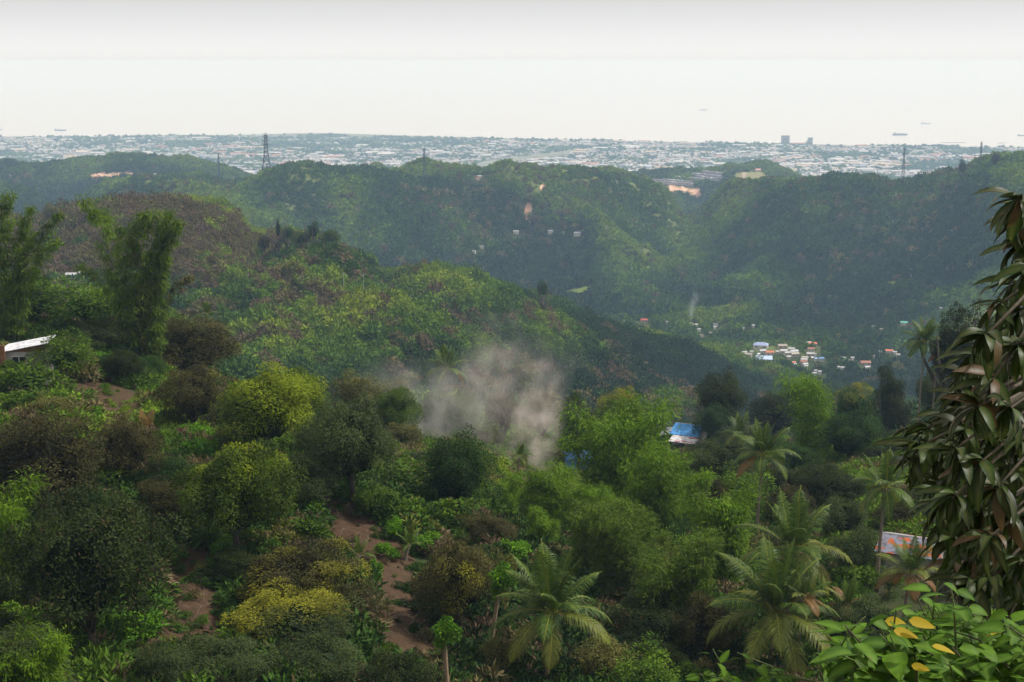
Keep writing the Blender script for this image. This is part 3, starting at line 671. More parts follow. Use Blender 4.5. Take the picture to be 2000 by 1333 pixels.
T(45, 560, 80, 70, 'mango', 'dark', 'dark tree under the bamboo at the left edge', 'broadleaf_tree', 'tree')
T(250, 585, 90, 70, 'loose', 'olive', 'olive tree beside the left foot of the tall bamboo', 'broadleaf_tree', 'tree')
T(770, 785, 105, 70, 'mango', 'yellow', 'flat-topped yellow-green tree left of the smoke', 'broadleaf_tree', 'tree')
T(690, 752, 110, 60, 'loose', 'straw', 'yellowish feathery tree on the skyline above the grey-green mango', 'broadleaf_tree', 'tree')
T(1205, 800, 115, 90, 'flush_some', 'grey', 'tree with pale leaf tips right of the smoke on the skyline', 'broadleaf_tree', 'tree', var=1)
T(1130, 845, 90, 120, 'mango', 'grey', 'tall grey-green tree directly right of the smoke column', 'broadleaf_tree', 'tree')
T(1060, 800, 90, 70, 'loose', 'straw', 'straw-coloured tree inside the upper smoke', 'broadleaf_tree', 'tree')
T(985, 800, 90, 70, 'loose', 'olive', 'brownish tree wrapped in the smoke', 'broadleaf_tree', 'tree')
T(1405, 775, 115, 95, 'mango', 'dark', 'dark skyline tree right of the blue and rusty roof')
T(1392, 825, 80, 75, 'mango', 'deep', 'round deep green tree touching the right side of the blue roof')
T(1512, 800, 105, 75, 'mango', 'dark', 'dark skyline tree between the blue roof and the pointed bamboo')
T(1668, 792, 105, 85, 'flush_some', 'deep', 'skyline tree with yellow-green leaf tips right of the pointed bamboo')
T(1738, 760, 62, 70, 'mango', 'dark', 'small dark tree standing out against the pale valley below the hillside palm')
T(1752, 802, 68, 52, 'mango', 'grey', 'small grey dome-shaped tree under the small dark skyline tree')
T(1662, 855, 150, 105, 'mango', 'deep', 'large round green tree right of the tall-trunked palm')
T(1418, 905, 130, 110, 'mango', 'grey', 'grey-green mango behind the crown of the tall-trunked palm')
T(1385, 975, 90, 90, 'mango', 'olive', 'olive tree left of the trunk of the tall-trunked palm')
T(1600, 950, 130, 95, 'mango', 'dark', 'dark mango between the tall-trunked palm and the drooping palm')
T(1650, 1015, 110, 90, 'mango', 'grey', 'grey-green mango below left of the drooping palm')
T(1545, 990, 100, 90, 'mango', 'olive', 'dark olive mango right of the tall palm trunk')
T(1750, 1010, 90, 70, 'loose', 'olive', 'brownish tree above the orange and grey roof', 'broadleaf_tree', 'tree')
T(1860, 660, 90, 90, 'mango', 'dark', 'dark tree right of the palm against the far hillside', 'broadleaf_tree', 'tree')
T(1925, 650, 100, 80, 'loose', 'olive', 'thin greyish tree behind the near mango leaves at right', 'broadleaf_tree', 'tree')
T(1835, 760, 100, 80, 'mango', 'grey', 'grey-green tree at the foot of the hillside palm', 'broadleaf_tree', 'tree')
T(1560, 900, 90, 70, 'mango', 'deep', 'deep green tree right of the crown of the tall-trunked palm')
T(1290, 1215, 190, 140, 'mango', 'dark', 'dark tree mass right of the big foreground palm', clear=0.05)
T(1385, 1225, 130, 150, 'mango', 'olive', 'dark olive tree between the two big foreground palms', clear=0.05)
T(1180, 1290, 130, 110, 'loose', 'straw', 'dry brown-leaved bush at the bottom below the big foreground palm', 'dry_bush', 'bush', clear=0.02)
T(975, 1285, 110, 110, 'loose', 'straw', 'dry greyish bush at the bottom right of the short pollarded tree', 'dry_bush', 'bush', clear=0.02)
# shrubs of the bare strip and the gully
for px, py, w, h, k, lb in [(770, 940, 110, 70, 'green', 'leafy green shrub mass left of the dark forked tree'), (735, 900, 90, 60, 'green', 'green shrub below the broad grey-green mango'),
    (768, 1035, 36, 42, 'bright', 'bright green shrub highest on the bare soil strip'), (745, 1075, 34, 34, 'bright', 'bright green shrub in the middle of the bare soil strip'),
    (770, 1085, 28, 26, 'bright', 'small bright shrub right of the middle bright shrub'), (733, 1122, 34, 52, 'bright', 'tall bright shrub low on the bare soil strip'), (708, 1140, 40, 60, 'green', 'green shrub left of the tall bright shrub'),
    (605, 1000, 70, 44, 'bright', 'bright shrub right of the lower yellow-green mango'), (940, 1000, 90, 60, 'green', 'green shrub right below the dark forked tree'), (870, 1010, 110, 60, 'green', 'green shrub left below the dark forked tree'),
    (1010, 1010, 80, 50, 'grey', 'pale green shrub in the gully between the mango and the bamboo'), (995, 1080, 70, 60, 'bright', 'bright shrub right of the orange-yellow mango'),
    (185, 815, 40, 34, 'bright', 'bright shrub on the bare brown slope below the hut'), (40, 790, 80, 50, 'green', 'green shrub below the grey hut near the left edge'), (20, 730, 60, 50, 'green', 'green shrub under the wall of the grey hut'),
    (230, 1305, 46, 50, 'bright', 'bright green shrub in the dark at the bottom left'), (300, 1225, 30, 26, 'green', 'small green shrub on the dark soil right of the huge mango'), (395, 1215, 30, 24, 'green', 'small green shrub on the dark soil near the yellow-patched mango'),
    (345, 1090, 36, 20, 'green', 'low green plant at the top of the dark soil patch'), (700, 1225, 50, 30, 'green', 'green shrub right of the yellow-patched mango'), (950, 1310, 40, 30, 'bright', 'bright shrub at the bottom edge near the short pollarded tree'),
    (820, 1160, 50, 50, 'olive', 'brownish shrub left of the orange-yellow mango'), (760, 1280, 50, 50, 'green', 'green shrub at the bottom of the soil strip'), (470, 985, 44, 40, 'bright', 'bright green vine clump on the lower yellow-green mango')]:
    T(px, py, w, h, 'shrub', MATS and k, lb, 'shrub', 'shrub', 'shrubs on the near slope', clear=0.0, trunk=False)

T(1738, 1135, 70, 60, 'loose', 'green', 'green tree in front of the left end of the orange and grey roof', 'broadleaf_tree', 'tree', clear=0.0)
T(1842, 1128, 80, 60, 'mango', 'olive', 'olive tree in front of the right end of the orange and grey roof', clear=0.0)
T(62, 742, 120, 60, 'shrub', 'green', 'leafy bush against the foot of the grey hut wall', 'shrub', 'shrub', 'shrubs on the near slope', D=150, clear=0.0, trunk=False)
for px, py, w, h, D, k, lb in ((543, 440, 9, 26, 742, 'dark', 'slim dark pointed tree standing above the crest of the middle hill'), (562, 452, 22, 16, 742, 'deep', 'dark round tree just right of the slim pointed tree on the crest'), (517, 468, 26, 20, 760, 'olive', 'brown round tree left of the slim pointed tree on the crest'),
    (612, 446, 26, 20, 715, 'deep', 'dark tree between yellow-green bushes on the crest of the middle hill'), (590, 462, 34, 14, 716, 'yellow', 'yellow-green bush left on the crest of the middle hill'), (645, 456, 34, 16, 712, 'yellow', 'yellow-green bush right on the crest of the middle hill'),
    (432, 432, 24, 20, 800, 'dark', 'dark tree on the right shoulder of the brown hill'), (270, 396, 20, 18, 800, 'olive', 'grey-brown tree on top of the brown hill between the bamboo plumes'), (100, 410, 34, 18, 800, 'straw', 'straw-coloured tree at the left end of the brown hilltop'),
    (1012, 345, 22, 16, 2500, 'dark', 'dark tree clump on the far ridge right of the red-roofed house'), (1160, 340, 16, 12, 2090, 'dark', 'dark tree on the far ridge above the orange track'), (1945, 308, 20, 20, 1630, 'olive', 'rounded tree on the top of the right-hand hill'), (1880, 322, 16, 18, 1690, 'deep', 'upright tree left of the rounded tree on the right-hand hill'),
    (1060, 560, 26, 20, 810, 'deep', 'dark tree on the descending crest of the middle slope'), (580, 562, 30, 26, 640, 'dark', 'dark round tree beside the mid-slope road')):
    T(px, py, w, h, 'mango', k, lb, 'hill_tree', 'tree', 'single trees standing out on the hills', D=D, var=px % 4)
# feathery lime tree at the left edge
bamboo(-8, 1230, 88, 260, 90, 10, 'lime', 'lime green bamboo rising along the left edge beside the huge mango', 'clump')
bamboo(60, 1360, 70, 120, 200, 14, 'lime', 'low yellow-lime bamboo in the bottom left corner', 'clump')
# tall bamboo on the left shoulder
def tall_bamboo(spec, px, py, D, matk, label, dry=()):
    p = at(px, py, D); gz = float(ground(p.x, p.y)) - 0.3; t = thing('bamboo_clump', label, 'bamboo', (p.x, p.y, gz), 0, 'tall bamboo clumps on the left shoulder')
    ms = bamboo_meshes(matk, 'tall'); md = bamboo_meshes('straw', 'tall')
    for k, (tx, ty, bx, s_) in enumerate(spec):
        if px > 200: tx += 18; bx += 12
        top = at(tx, ty, D + (k % 3 - 1) * 0.8) - p; b = at(bx, py, D) - p; H = top.z - (gz - p.z); dx = top.x - b.x
        cm, lm = (md if k in dry else ms)[k % 4]; v = k % 4; arch = 1.6 + 0.5 * v
        g = random.Random(k + int(px)); sc_ = H / 11.7
        # the culm mesh arches in its own direction: aim the arch left or right and tilt the rest
        a0 = np.random.default_rng(31 + v).uniform(0, 6.28); want = 0.0 if dx > 0 else pi
        tilt = math.atan2(abs(dx) - arch * sc_, H)
        c = link('culm', cm, None, t, (b.x, (k % 3 - 1) * 0.8, 0), (0, tilt * (1 if dx > 0 else -1), want - a0 + g.uniform(-0.3, 0.3)), (sc_ * s_, sc_ * s_, sc_))
        link('leaves', lm, None, c)
tall_bamboo([(205, 368, 245, 1), (215, 400, 248, 1.0), (222, 440, 250, 1.1), (250, 415, 262, 1.2), (262, 405, 268, 1.3), (272, 425, 272, 1.3), (240, 470, 258, 1.1), (318, 408, 288, 1.0), (312, 440, 285, 1.1), (335, 428, 292, 1.0), (368, 425, 300, 0.9), (232, 490, 254, 1.2), (225, 520, 250, 1.1), (288, 500, 276, 1.2), (255, 520, 262, 1.3)], 268, 605, 182, 'bamboo', 'tall feathery bamboo clump on the left shoulder, far above the other trees', dry=(6, 13, 14))
tall_bamboo([(10, 368, 20, 1.2), (-10, 385, 14, 1.2), (62, 400, 34, 1.0), (78, 395, 38, 0.9), (52, 425, 32, 1.0), (40, 450, 28, 1.2), (15, 440, 22, 1.3), (60, 470, 36, 1.1), (5, 420, 10, 1.3)], 25, 590, 176, 'bamboo', 'tall bamboo clump cut by the left edge')
# lime bamboo masses of the middle
for px, pb, D, h, w, n, mk, lb in [
    (1205, 1010, 158, 205, 120, 13, 'lime', 'tallest lime green bamboo clump right of the smoke'), (1150, 1060, 140, 105, 120, 11, 'lime', 'lime bamboo clump below left of the tallest lime one'),
    (1085, 1045, 142, 125, 150, 11, 'lime', 'pale low bamboo clump at the foot of the smoke'), (985, 985, 150, 60, 80, 6, 'lime', 'small bamboo clump left of the smoke foot'),
    (1275, 1060, 142, 165, 110, 12, 'lime', 'lime bamboo clump right below the tallest lime one'), (1335, 1040, 148, 122, 110, 11, 'lime', 'bright bamboo clump left of the tall-trunked palm'),
    (1405, 1130, 122, 165, 130, 12, 'lime', 'drooping lime bamboo clump between two palms, farthest right of the bamboo'), (1230, 1150, 118, 150, 190, 14, 'bamboo', 'dark green bamboo clump above right of the big foreground palm'),
    (1320, 1190, 108, 130, 150, 12, 'bamboo', 'dark bamboo clump in the shade between the two big foreground palms'), (1170, 1130, 124, 150, 130, 11, 'bamboo', 'mid green bamboo clump behind the big foreground palm'),
    (1590, 870, 215, 135, 75, 9, 'lime', 'pointed lime bamboo clump on the skyline'), (1060, 1090, 128, 90, 110, 9, 'lime', 'feathery bamboo clump behind the top of the big foreground palm'),
    (735, 800, 235, 60, 70, 7, 'straw', 'straw-green bamboo on the skyline left of the flat-topped tree')]:
    bamboo(px, pb, D, h, w, n, mk, lb); PLACED.append((px, pb - h / 2, w / 2, h / 2, D))

# coconut palms
palm(1078, 1195, 275, 6.5, 'big coconut palm in the centre foreground with long arching fronds', 'gggggyy', 24)
palm(1515, 1195, 300, 5.5, 'large coconut palm at bottom right with yellowing lower fronds', 'ggggyyy', 24)
palm(1550, 1075, 250, 8, 'wide coconut palm just behind the large bottom right one', 'ggggyyd', 22)
palm(1490, 888, 145, 9.5, 'coconut palm with a tall bare trunk right of the bamboo', 'ggggggd', 22)
palm(1730, 950, 150, 9.5, 'coconut palm with long drooping fronds left of the near mango leaves', 'ggggggy', 18, droopy=1)
palm(1806, 668, 100, 9, 'coconut palm silhouetted against the far hillside at right', 'gggggg', 22)
palm(1832, 690, 60, 7, 'smaller palm partly behind the hillside palm', 'ggggdd', 14)
T(866, 812, 125, 105, 'mango', 'grey', 'grey-green tree under the crown of the palm behind the smoke', 'broadleaf_tree', 'tree', D=256)
palm(872, 722, 100, 8.5, 'coconut palm standing in front of the ridge, behind the smoke', 'ggggggd', 18, D=264)
palm(860, 812, 110, 5, 'palm fading into the smoke left of its column', 'gggyyy', 16)
palm(1125, 790, 60, 6, 'small palm right beside the smoke on the skyline', 'gggggy', 14)
palm(1778, 1118, 150, 5, 'palm with orange-brown lower fronds in front of the orange and grey roof', 'gggyydd', 20)
palm(1445, 850, 95, 6, 'palm crown left behind the tall-trunked palm', 'ggggyy', 16)
palm(404, 612, 54, 5, 'small palm on the left shoulder right of the tall bamboo', 'gggggg', 12)
palm(702, 1082, 75, 1.6, 'young palm on the bare soil strip, left one', 'ggggg', 10)
palm(800, 1062, 70, 1.6, 'young palm on the bare soil strip, right one', 'ggggg', 10)
palm(1655, 1180, 110, 4, 'palm with brown dead fronds right of the large bottom right palm', 'ggyddd', 12)
palm(1570, 1165, 120, 6.5, 'palm half hidden behind the large bottom right palm', 'gggydd', 14)
palm(285, 845, 90, 0.8, 'fallen grey palm lying on the slope left of the brownish mango', 'ddd', 12)
palm(1015, 890, 60, 5, 'small palm inside the smoke column', 'gggyy', 12)
for (px, py, _, _, _s) in [(1078, 1195, 0, 0, 0), (1515, 1195, 0, 0, 0), (1550, 1075, 0, 0, 0), (1490, 890, 0, 0, 0), (1730, 950, 0, 0, 0), (1778, 1110, 0, 0, 0), (1806, 668, 0, 0, 0), (872, 722, 0, 0, 0), (285, 845, 0, 0, 0)]: PLACED.append((px, py, 45, 45, 0))
for px, py, r in ((1078, 1190, 210), (1060, 1260, 160), (1515, 1190, 230), (1530, 1270, 160), (1550, 1080, 160), (978, 1160, 60), (867, 1260, 70), (1778, 1118, 110)): PLACED.append((px, py, r, r, 0))

# pollarded trees: bare leaning trunks with a knot of new leaves
def pollard(px, py, w, h, pyb, pxb, D, label):
    top = at(px, py, D); b = at(pxb, pyb, D); gz = float(ground(b.x, b.y)); t = thing('pollarded_tree', label, 'tree', (b.x, b.y, gz - 0.2), 0, 'pollarded trees')
    o = Vector((b.x, b.y, gz - 0.2)); r = w * 0.5 * D / F; m = MB()
    m.tube([(0, 0, 0), tuple((b - o) * 0.9), tuple((top - o) * 0.75 + (b - o) * 0.25), tuple(top - o)], [0.2, 0.17, 0.14, 0.10], 8); m.build('trunk', BARK_PALE, t, True)
    for k, (dx, dz, s) in enumerate([(0, 0.1, 1), (-0.25, -0.7, 0.75), (0.3, 0.55, 0.8), (-0.2, -1.3, 0.5)]):
        link('crown', crown_mesh('knot', 'bright', k), None, t, (top - o) + Vector((dx * r, 0, dz * r)), (0, 0, k), r * s)
    PLACED.append((px, py, w / 2, h, D))
pollard(978, 1135, 44, 60, 1240, 960, 98, 'taller pollarded tree with bare leaning trunk and bright green head')
pollard(867, 1240, 44, 40, 1320, 872, 84, 'shorter pollarded tree with bare trunk and bright green head near the bottom')

# the rest of the tree cover on the near slope
g = random.Random(11); items = []; kinds = [('mango', 'dark', 'dark green mango tree', 3), ('mango', 'olive', 'olive-brown mango tree', 3), ('mango', 'grey', 'grey-green mango tree', 4), ('loose', 'green', 'light green broadleaf tree', 2), ('loose', 'olive', 'thin olive tree', 2), ('shrub', 'green', 'leafy green bush', 3), ('mango', 'deep', 'deep green tree', 3), ('shrub', 'bright', 'bright green bush', 1), ('loose', 'straw', 'straw-coloured bush', 1)]
bag = [k for k in kinds for _ in range(k[3])]
for _ in range(9000):
    px, py = g.uniform(-60, 2060), g.uniform(560, 1345)
    q = hit(px, py + 12, 62, 340)
    if q is None: continue
    kind, matk, desc, _w = g.choice(bag); D = q.y
    if px < 330 and py < 860 and g.random() < 0.5: kind, matk, desc = 'shrub', 'green', 'leafy green bush'
    ww = (g.uniform(2.2, 4.4) if kind == 'shrub' else g.uniform(4.2, 8.5)) * F / D
    if kind == 'shrub' and g.random() < 0.4: ww *= 0.7
    hh = ww * g.uniform(0.6, 0.9)
    if any(abs(px - a) < (b * 0.52 + ww * 0.26) and abs(py - c) < (d * 0.52 + hh * 0.24) for a, c, b, d, _D in PLACED): continue
    if patch_mask(np.array([px]), np.array([py + hh * 0.3]), np.array([D]), SOIL)[0] and (ww > 30 or g.random() < 0.9): continue
    if 0 <= px < 110 and 640 < py < 720: continue
    if (1285 < px < 1372 and 800 < py < 905) or (1720 < px < 1860 and 1020 < py < 1135) or (1090 < px < 1160 and 870 < py < 950): continue
    if 1010 < px < 1090 and 880 < py < 990: continue
    sh = kind == 'shrub'
    o = T(px, py, ww, hh, kind, matk, None, 'bush' if sh else ('mango_tree' if 'mango' in desc else 'broadleaf_tree'), 'bush' if 'bush' in desc else ('mango tree' if 'mango' in desc else 'tree'),
          'bushes between the near trees' if sh else 'trees on the near slope', clear=0.02, trunk=not sh)
    items.append((o, px, py, desc))
place_labels(items, LAND)
print('fill trees', len(items))

# ------------------------------------------------------------------ growth nobody could count: instanced on points
def source(name, seed, lobes, per, leaf, width, core, zmin=-0.1, droop=0.1, mat=None, flat=1.0):
    V, Q, C = crown_np(seed, lobes, per, leaf=leaf, width=width, core=core, ragged=0.22, lobe_r=0.36, zmin=zmin, droop=droop)
    V = V * np.array([1, 1, flat]); return bpy.data.objects.new(name, np_mesh(name, V, Q, C, [mat]))
STUFF = foliage_mat('hill growth', (0.02, 0.04, 0.01), (0.05, 0.09, 0.02), inst=True, trans=0.15, rough=0.7)
def scatter(name, label, P, scl, idx, hue, srcs, tilt=None):
    me = bpy.data.meshes.new(name); me.vertices.add(len(P)); me.vertices.foreach_set('co', np.asarray(P, np.float32).ravel())
    g_ = np.random.default_rng(len(P)); attr(me, 'scl', scl); attr(me, 'hue', hue); attr(me, 'rz', g_.uniform(0, 6.28, len(P)))
    a = me.attributes.new('idx', 'INT', 'POINT'); a.data.foreach_set('value', np.asarray(idx, np.int32))
    o = tag(link(name, me), label, None, None, 'stuff')
    nt = bpy.data.node_groups.new(name, 'GeometryNodeTree'); nt.interface.new_socket('Geometry', in_out='INPUT', socket_type='NodeSocketGeometry'); nt.interface.new_socket('Geometry', in_out='OUTPUT', socket_type='NodeSocketGeometry')
    n, l = nt.nodes, nt.links; gi = n.new('NodeGroupInput'); go = n.new('NodeGroupOutput'); ip = n.new('GeometryNodeInstanceOnPoints')
    gg = n.new('GeometryNodeGeometryToInstance')
    for s in srcs[::-1]:
        oi = n.new('GeometryNodeObjectInfo'); oi.inputs[0].default_value = s; l.new(oi.outputs['Geometry'], gg.inputs[0])
    def na(nm, ty='FLOAT'):
        x = n.new('GeometryNodeInputNamedAttribute'); x.data_type = ty; x.inputs[0].default_value = nm; return x.outputs[0]
    cx = n.new('ShaderNodeCombineXYZ'); l.new(na('rz'), cx.inputs[2]); l.new(cx.outputs[0], ip.inputs['Rotation'])
    l.new(gi.outputs[0], ip.inputs['Points']); l.new(gg.outputs[0], ip.inputs['Instance']); ip.inputs['Pick Instance'].default_value = True
    l.new(na('idx', 'INT'), ip.inputs['Instance Index']); l.new(na('scl'), ip.inputs['Scale']); l.new(ip.outputs[0], go.inputs[0])
    md = o.modifiers.new('growth', 'NODES'); md.node_group = nt; return o
# which ground can be seen from near the viewpoint (with a margin)
EL = (HZ - CAM_Z) / GD; RUN = np.maximum.accumulate(EL, axis=0)
def visible(X, Y, top=6.0):
    t = np.clip(X / Y, TG[0], TG[-1]); j = np.clip(np.searchsorted(TG, t), 0, len(TG) - 1); i = np.clip(np.searchsorted(LD, np.log(Y)) - 1, 0, len(LD) - 1)
    return (ground(X, Y) + top - CAM_Z) / Y > RUN[i, j] - 14.0 / Y
def sample(n, d0, d1, tmax=0.44, seed=1):
    g_ = np.random.default_rng(seed); Y = np.sqrt(g_.uniform(d0 * d0, d1 * d1, n)); X = Y * g_.uniform(-tmax, tmax, n); return X, Y, g_
# ------------------------------------------------------------------ houses of the valley and hills
WALLM = {}
def paint(name, c, rough=0.7, noise=0.08, sc_=0.6):
    if name not in WALLM: WALLM[name] = simple_mat(name, c, rough, noise=noise, nscale=sc_)
    return WALLM[name]
def corrugated(name, c1, c2, scale=4.0, thr=0.5, c3=None):
    """weathered sheet metal: ribs as bump, sheets of two or three colours"""
    m, n, l = new_mat(name); tc = N(n, 'ShaderNodeTexCoord')
    mp = N(n, 'ShaderNodeMapping'); mp.inputs['Scale'].default_value = (0.55, 1.25, 0.6); l.new(tc.outputs['Object'], mp.inputs['Vector'])
    vo = N(n, 'ShaderNodeTexVoronoi'); vo.inputs['Scale'].default_value = 1.4; l.new(mp.outputs[0], vo.inputs['Vector'])
    s = N(n, 'ShaderNodeSeparateColor'); l.new(vo.outputs['Color'], s.inputs[0])
    st = [(0.0, c1), (thr, c2)] + ([(thr + 0.22, c3)] if c3 else []); r = ramp(n, st); r.color_ramp.interpolation = 'CONSTANT'; l.new(s.outputs[0], r.inputs[0])
    nz = N(n, 'ShaderNodeTexNoise'); nz.inputs['Scale'].default_value = 2.5; nz.inputs['Detail'].default_value = 6; l.new(tc.outputs['Object'], nz.inputs['Vector'])
    rr = ramp(n, [(0.3, (0.45, 0.40, 0.36)), (0.55, (1, 1, 1))]); l.new(nz.outputs[0], rr.inputs[0]); c = mixc(n, l, 1.0, r.outputs[0], rr.outputs[0], 'MULTIPLY')
    wv = N(n, 'ShaderNodeTexWave'); wv.inputs['Scale'].default_value = scale; wv.bands_direction = 'X'; l.new(tc.outputs['Object'], wv.inputs['Vector'])
    b = N(n, 'ShaderNodeBump'); b.inputs['Strength'].default_value = 0.5; b.inputs['Distance'].default_value = 0.03; l.new(wv.outputs[0], b.inputs['Height'])
    p = N(n, 'ShaderNodeBsdfPrincipled'); l.new(c, p.inputs['Base Color']); l.new(b.outputs[0], p.inputs['Normal']); p.inputs['Roughness'].default_value = 0.75; p.inputs['Specular IOR Level'].default_value = 0.2
    o = N(n, 'ShaderNodeOutputMaterial'); l.new(p.outputs[0], o.inputs['Surface']); return m
ROOFC = {'white': (0.50, 0.50, 0.50), 'cream': (0.46, 0.41, 0.33), 'tan': (0.38, 0.32, 0.25), 'orange': (0.60, 0.17, 0.08), 'red': (0.50, 0.09, 0.07), 'rust': (0.36, 0.15, 0.09),
         'blue': (0.12, 0.30, 0.62), 'slate': (0.34, 0.40, 0.60), 'grey': (0.30, 0.32, 0.36), 'teal': (0.12, 0.50, 0.36), 'pink': (0.75, 0.32, 0.32), 'paleblue': (0.55, 0.66, 0.88)}
DARKW = paint('window glass', (0.03, 0.035, 0.04), 0.2)
def house_parts(t, w, d, h, rh, roofc, wallc=(0.66, 0.62, 0.56), hip=False, windows=True):
    m = MB(); m.box((0, 0, h / 2 - 1.0), (w, d, h + 2.0)); 
    if not hip: m.add([(-w / 2, -d / 2, h), (-w / 2, d / 2, h), (-w / 2, 0, h + rh * 0.95)], [(0, 1, 2)]); m.add([(w / 2, -d / 2, h), (w / 2, d / 2, h), (w / 2, 0, h + rh * 0.95)], [(0, 1, 2)])
    m.build('wall', paint('wall %.2f %.2f' % (wallc[0], wallc[2]), wallc), t)
    e = 0.35; r = MB(); k = w * 0.28 if hip else 0.0; W, Dd, th = w / 2 + e, d / 2 + e, 0.12; z0 = h - 0.05
    for dz in (th, 0.0): r.add([(-W, -Dd, z0 + dz), (W, -Dd, z0 + dz), (W, Dd, z0 + dz), (-W, Dd, z0 + dz), (-W + k + (0 if not hip else 0), 0, z0 + rh + dz), (W - k, 0, z0 + rh + dz)], [(0, 1, 5, 4), (3, 4, 5, 2)] + ([(0, 4, 3), (1, 2, 5)] if hip else []))
    r.add([(-W, -Dd, z0), (W, -Dd, z0), (W, -Dd, z0 + th), (-W, -Dd, z0 + th)], [(0, 1, 2, 3)]); r.add([(-W, Dd, z0), (W, Dd, z0), (W, Dd, z0 + th), (-W, Dd, z0 + th)], [(0, 1, 2, 3)])
    r.build('roof', paint('roof ' + roofc, ROOFC[roofc], 0.45), t)
    if windows:
        for sx in (-0.28, 0.28):
            q = MB(); q.box((sx * w, -d / 2 - 0.03, h * 0.55), (w * 0.16, 0.08, h * 0.32)); q.build('window', DARKW, t)
HOUSES = []
def house(px, py, wpx, roofc, label=None, D=None, rz=0.0, d0=900, d1=3500, hip=False, ratio=0.75, name='village_house', cat='house', group='tin-roofed houses of the valley village', wall=(0.66, 0.62, 0.56), hs_=1.0, lift=2.0, windows=True):
    q = hit(px, py, d0, d1, lift) if D is None else None
    if D is None:
        if q is None: return None
        D = q.y
    p = at(px, py, D); w = wpx * D / F; gz = float(ground(p.x, p.y))
    t = thing(name, label, cat, (p.x, p.y, gz), rz, group)
    d = w * ratio; h = max(2.4, min(3.2, w * 0.28)) * hs_; house_parts(t, w, d, h, max(0.8, w * 0.17), roofc, wall, hip, windows); HOUSES.append((p.x, p.y, w)); return t
vl = []
V = [(1486, 676, 28, 'slate', 'large blue-grey hipped hall roof above the white village houses'), (1492, 703, 31, 'paleblue', 'large pale blue gabled hall at the lower left of the village'),
     (1454, 689, 9, 'white', 0), (1462, 693, 13, 'cream', 0), (1468, 688, 6, 'white', 0), (1481, 693, 5, 'white', 0), (1489, 686, 13, 'white', 0), (1503, 689, 15, 'orange', 'orange-roofed house between the two blue halls'), (1518, 688, 6, 'white', 0),
     (1528, 676, 17, 'tan', 'tan-roofed house above the row of white roofs'), (1530, 686, 14, 'white', 0), (1538, 690, 12, 'white', 0), (1546, 682, 12, 'white', 0), (1550, 687, 16, 'white', 0), (1552, 692, 15, 'cream', 0), (1540, 698, 8, 'white', 0),
     (1583, 692, 14, 'white', 'long white-roofed house right of the village row'), (1587, 672, 15, 'orange', 'bright orange roof above the village at its right'), (1579, 670, 9, 'white', 0), (1596, 662, 8, 'grey', 0), (1625, 665, 9, 'white', 0), (1614, 662, 4, 'white', 0),
     (1584, 682, 13, 'rust', 'dull red roof under the bright orange roof'), (1572, 699, 12, 'cream', 0), (1570, 703, 12, 'white', 0), (1569, 707, 13, 'rust', 'rust-brown roof in the lower village'), (1572, 712, 11, 'white', 0), (1574, 716, 7, 'white', 0), (1550, 709, 7, 'orange', 'small orange house at the lower edge of the village'), (1553, 713, 5, 'white', 0),
     (1604, 701, 10, 'blue', 'small bright blue house right of the village'), (1593, 702, 5, 'blue', 'tiny blue shed beside the small bright blue house'), (1592, 693, 4, 'white', 0), (1586, 700, 4, 'white', 0), (1647, 700, 9, 'white', 0), (1665, 700, 6, 'white', 0), (1661, 706, 11, 'cream', 0), (1638, 718, 7, 'white', 0), (1645, 719, 7, 'white', 0),
     (1671, 716, 4, 'white', 0), (1693, 718, 10, 'white', 0), (1690, 709, 19, 'rust', 'wide rusty brown roof right of the village'), (1717, 688, 8, 'white', 0), (1736, 686, 15, 'orange', 'orange roof near the hillside palm'), (1748, 689, 7, 'white', 0), (1754, 694, 7, 'cream', 0), (1706, 696, 5, 'white', 0),
     (1593, 725, 5, 'white', 0), (1590, 730, 9, 'grey', 0), (1601, 727, 6, 'white', 0), (1473, 704, 10, 'slate', 'small slate-blue roof left of the pale blue hall'),
     (1258, 626, 13, 'red', 'dark red roof at the far left of the valley'), (1262, 621, 7, 'white', 0), (1302, 630, 4, 'white', 0), (1349, 633, 7, 'white', 0), (1358, 635, 8, 'white', 0), (1365, 644, 6, 'white', 0), (1388, 651, 6, 'cream', 0), (1370, 656, 6, 'tan', 0), (1382, 660, 5, 'rust', 'small rusty roof below the distant smoke'),
     (1398, 634, 8, 'white', 0), (1396, 640, 5, 'white', 0), (1471, 637, 5, 'white', 0), (1452, 641, 3, 'white', 0), (1707, 639, 8, 'white', 0), (1766, 631, 13, 'teal', 'teal green roof left of the hillside palm'), (1721, 644, 5, 'cream', 0), (1232, 616, 4, 'white', 0), (1838, 603, 4, 'white', 0),
     (1008, 453, 10, 'white', 'white house at the foot of the bare orange track'), (1075, 452, 9, 'grey', 'pale house cluster on the far slope right of the orange track'), (1100, 455, 4, 'white', 0), (1128, 457, 13, 'grey', 'long pale house on the far slope, right of the others'),
     (940, 482, 8, 'white', 0), (926, 491, 6, 'cream', 0), (1743, 433, 3, 'white', 0), (1779, 537, 4, 'white', 0), (302, 341, 6, 'white', 0), (24, 330, 4, 'white', 0), (20, 343, 4, 'white', 0), (1480, 333, 11, 'pink', 'pink-roofed house at the edge of the open field'), (932, 349, 6, 'red', 'small red-roofed house on the far ridge'), (937, 345, 9, 'white', 0)]
gr = random.Random(3)
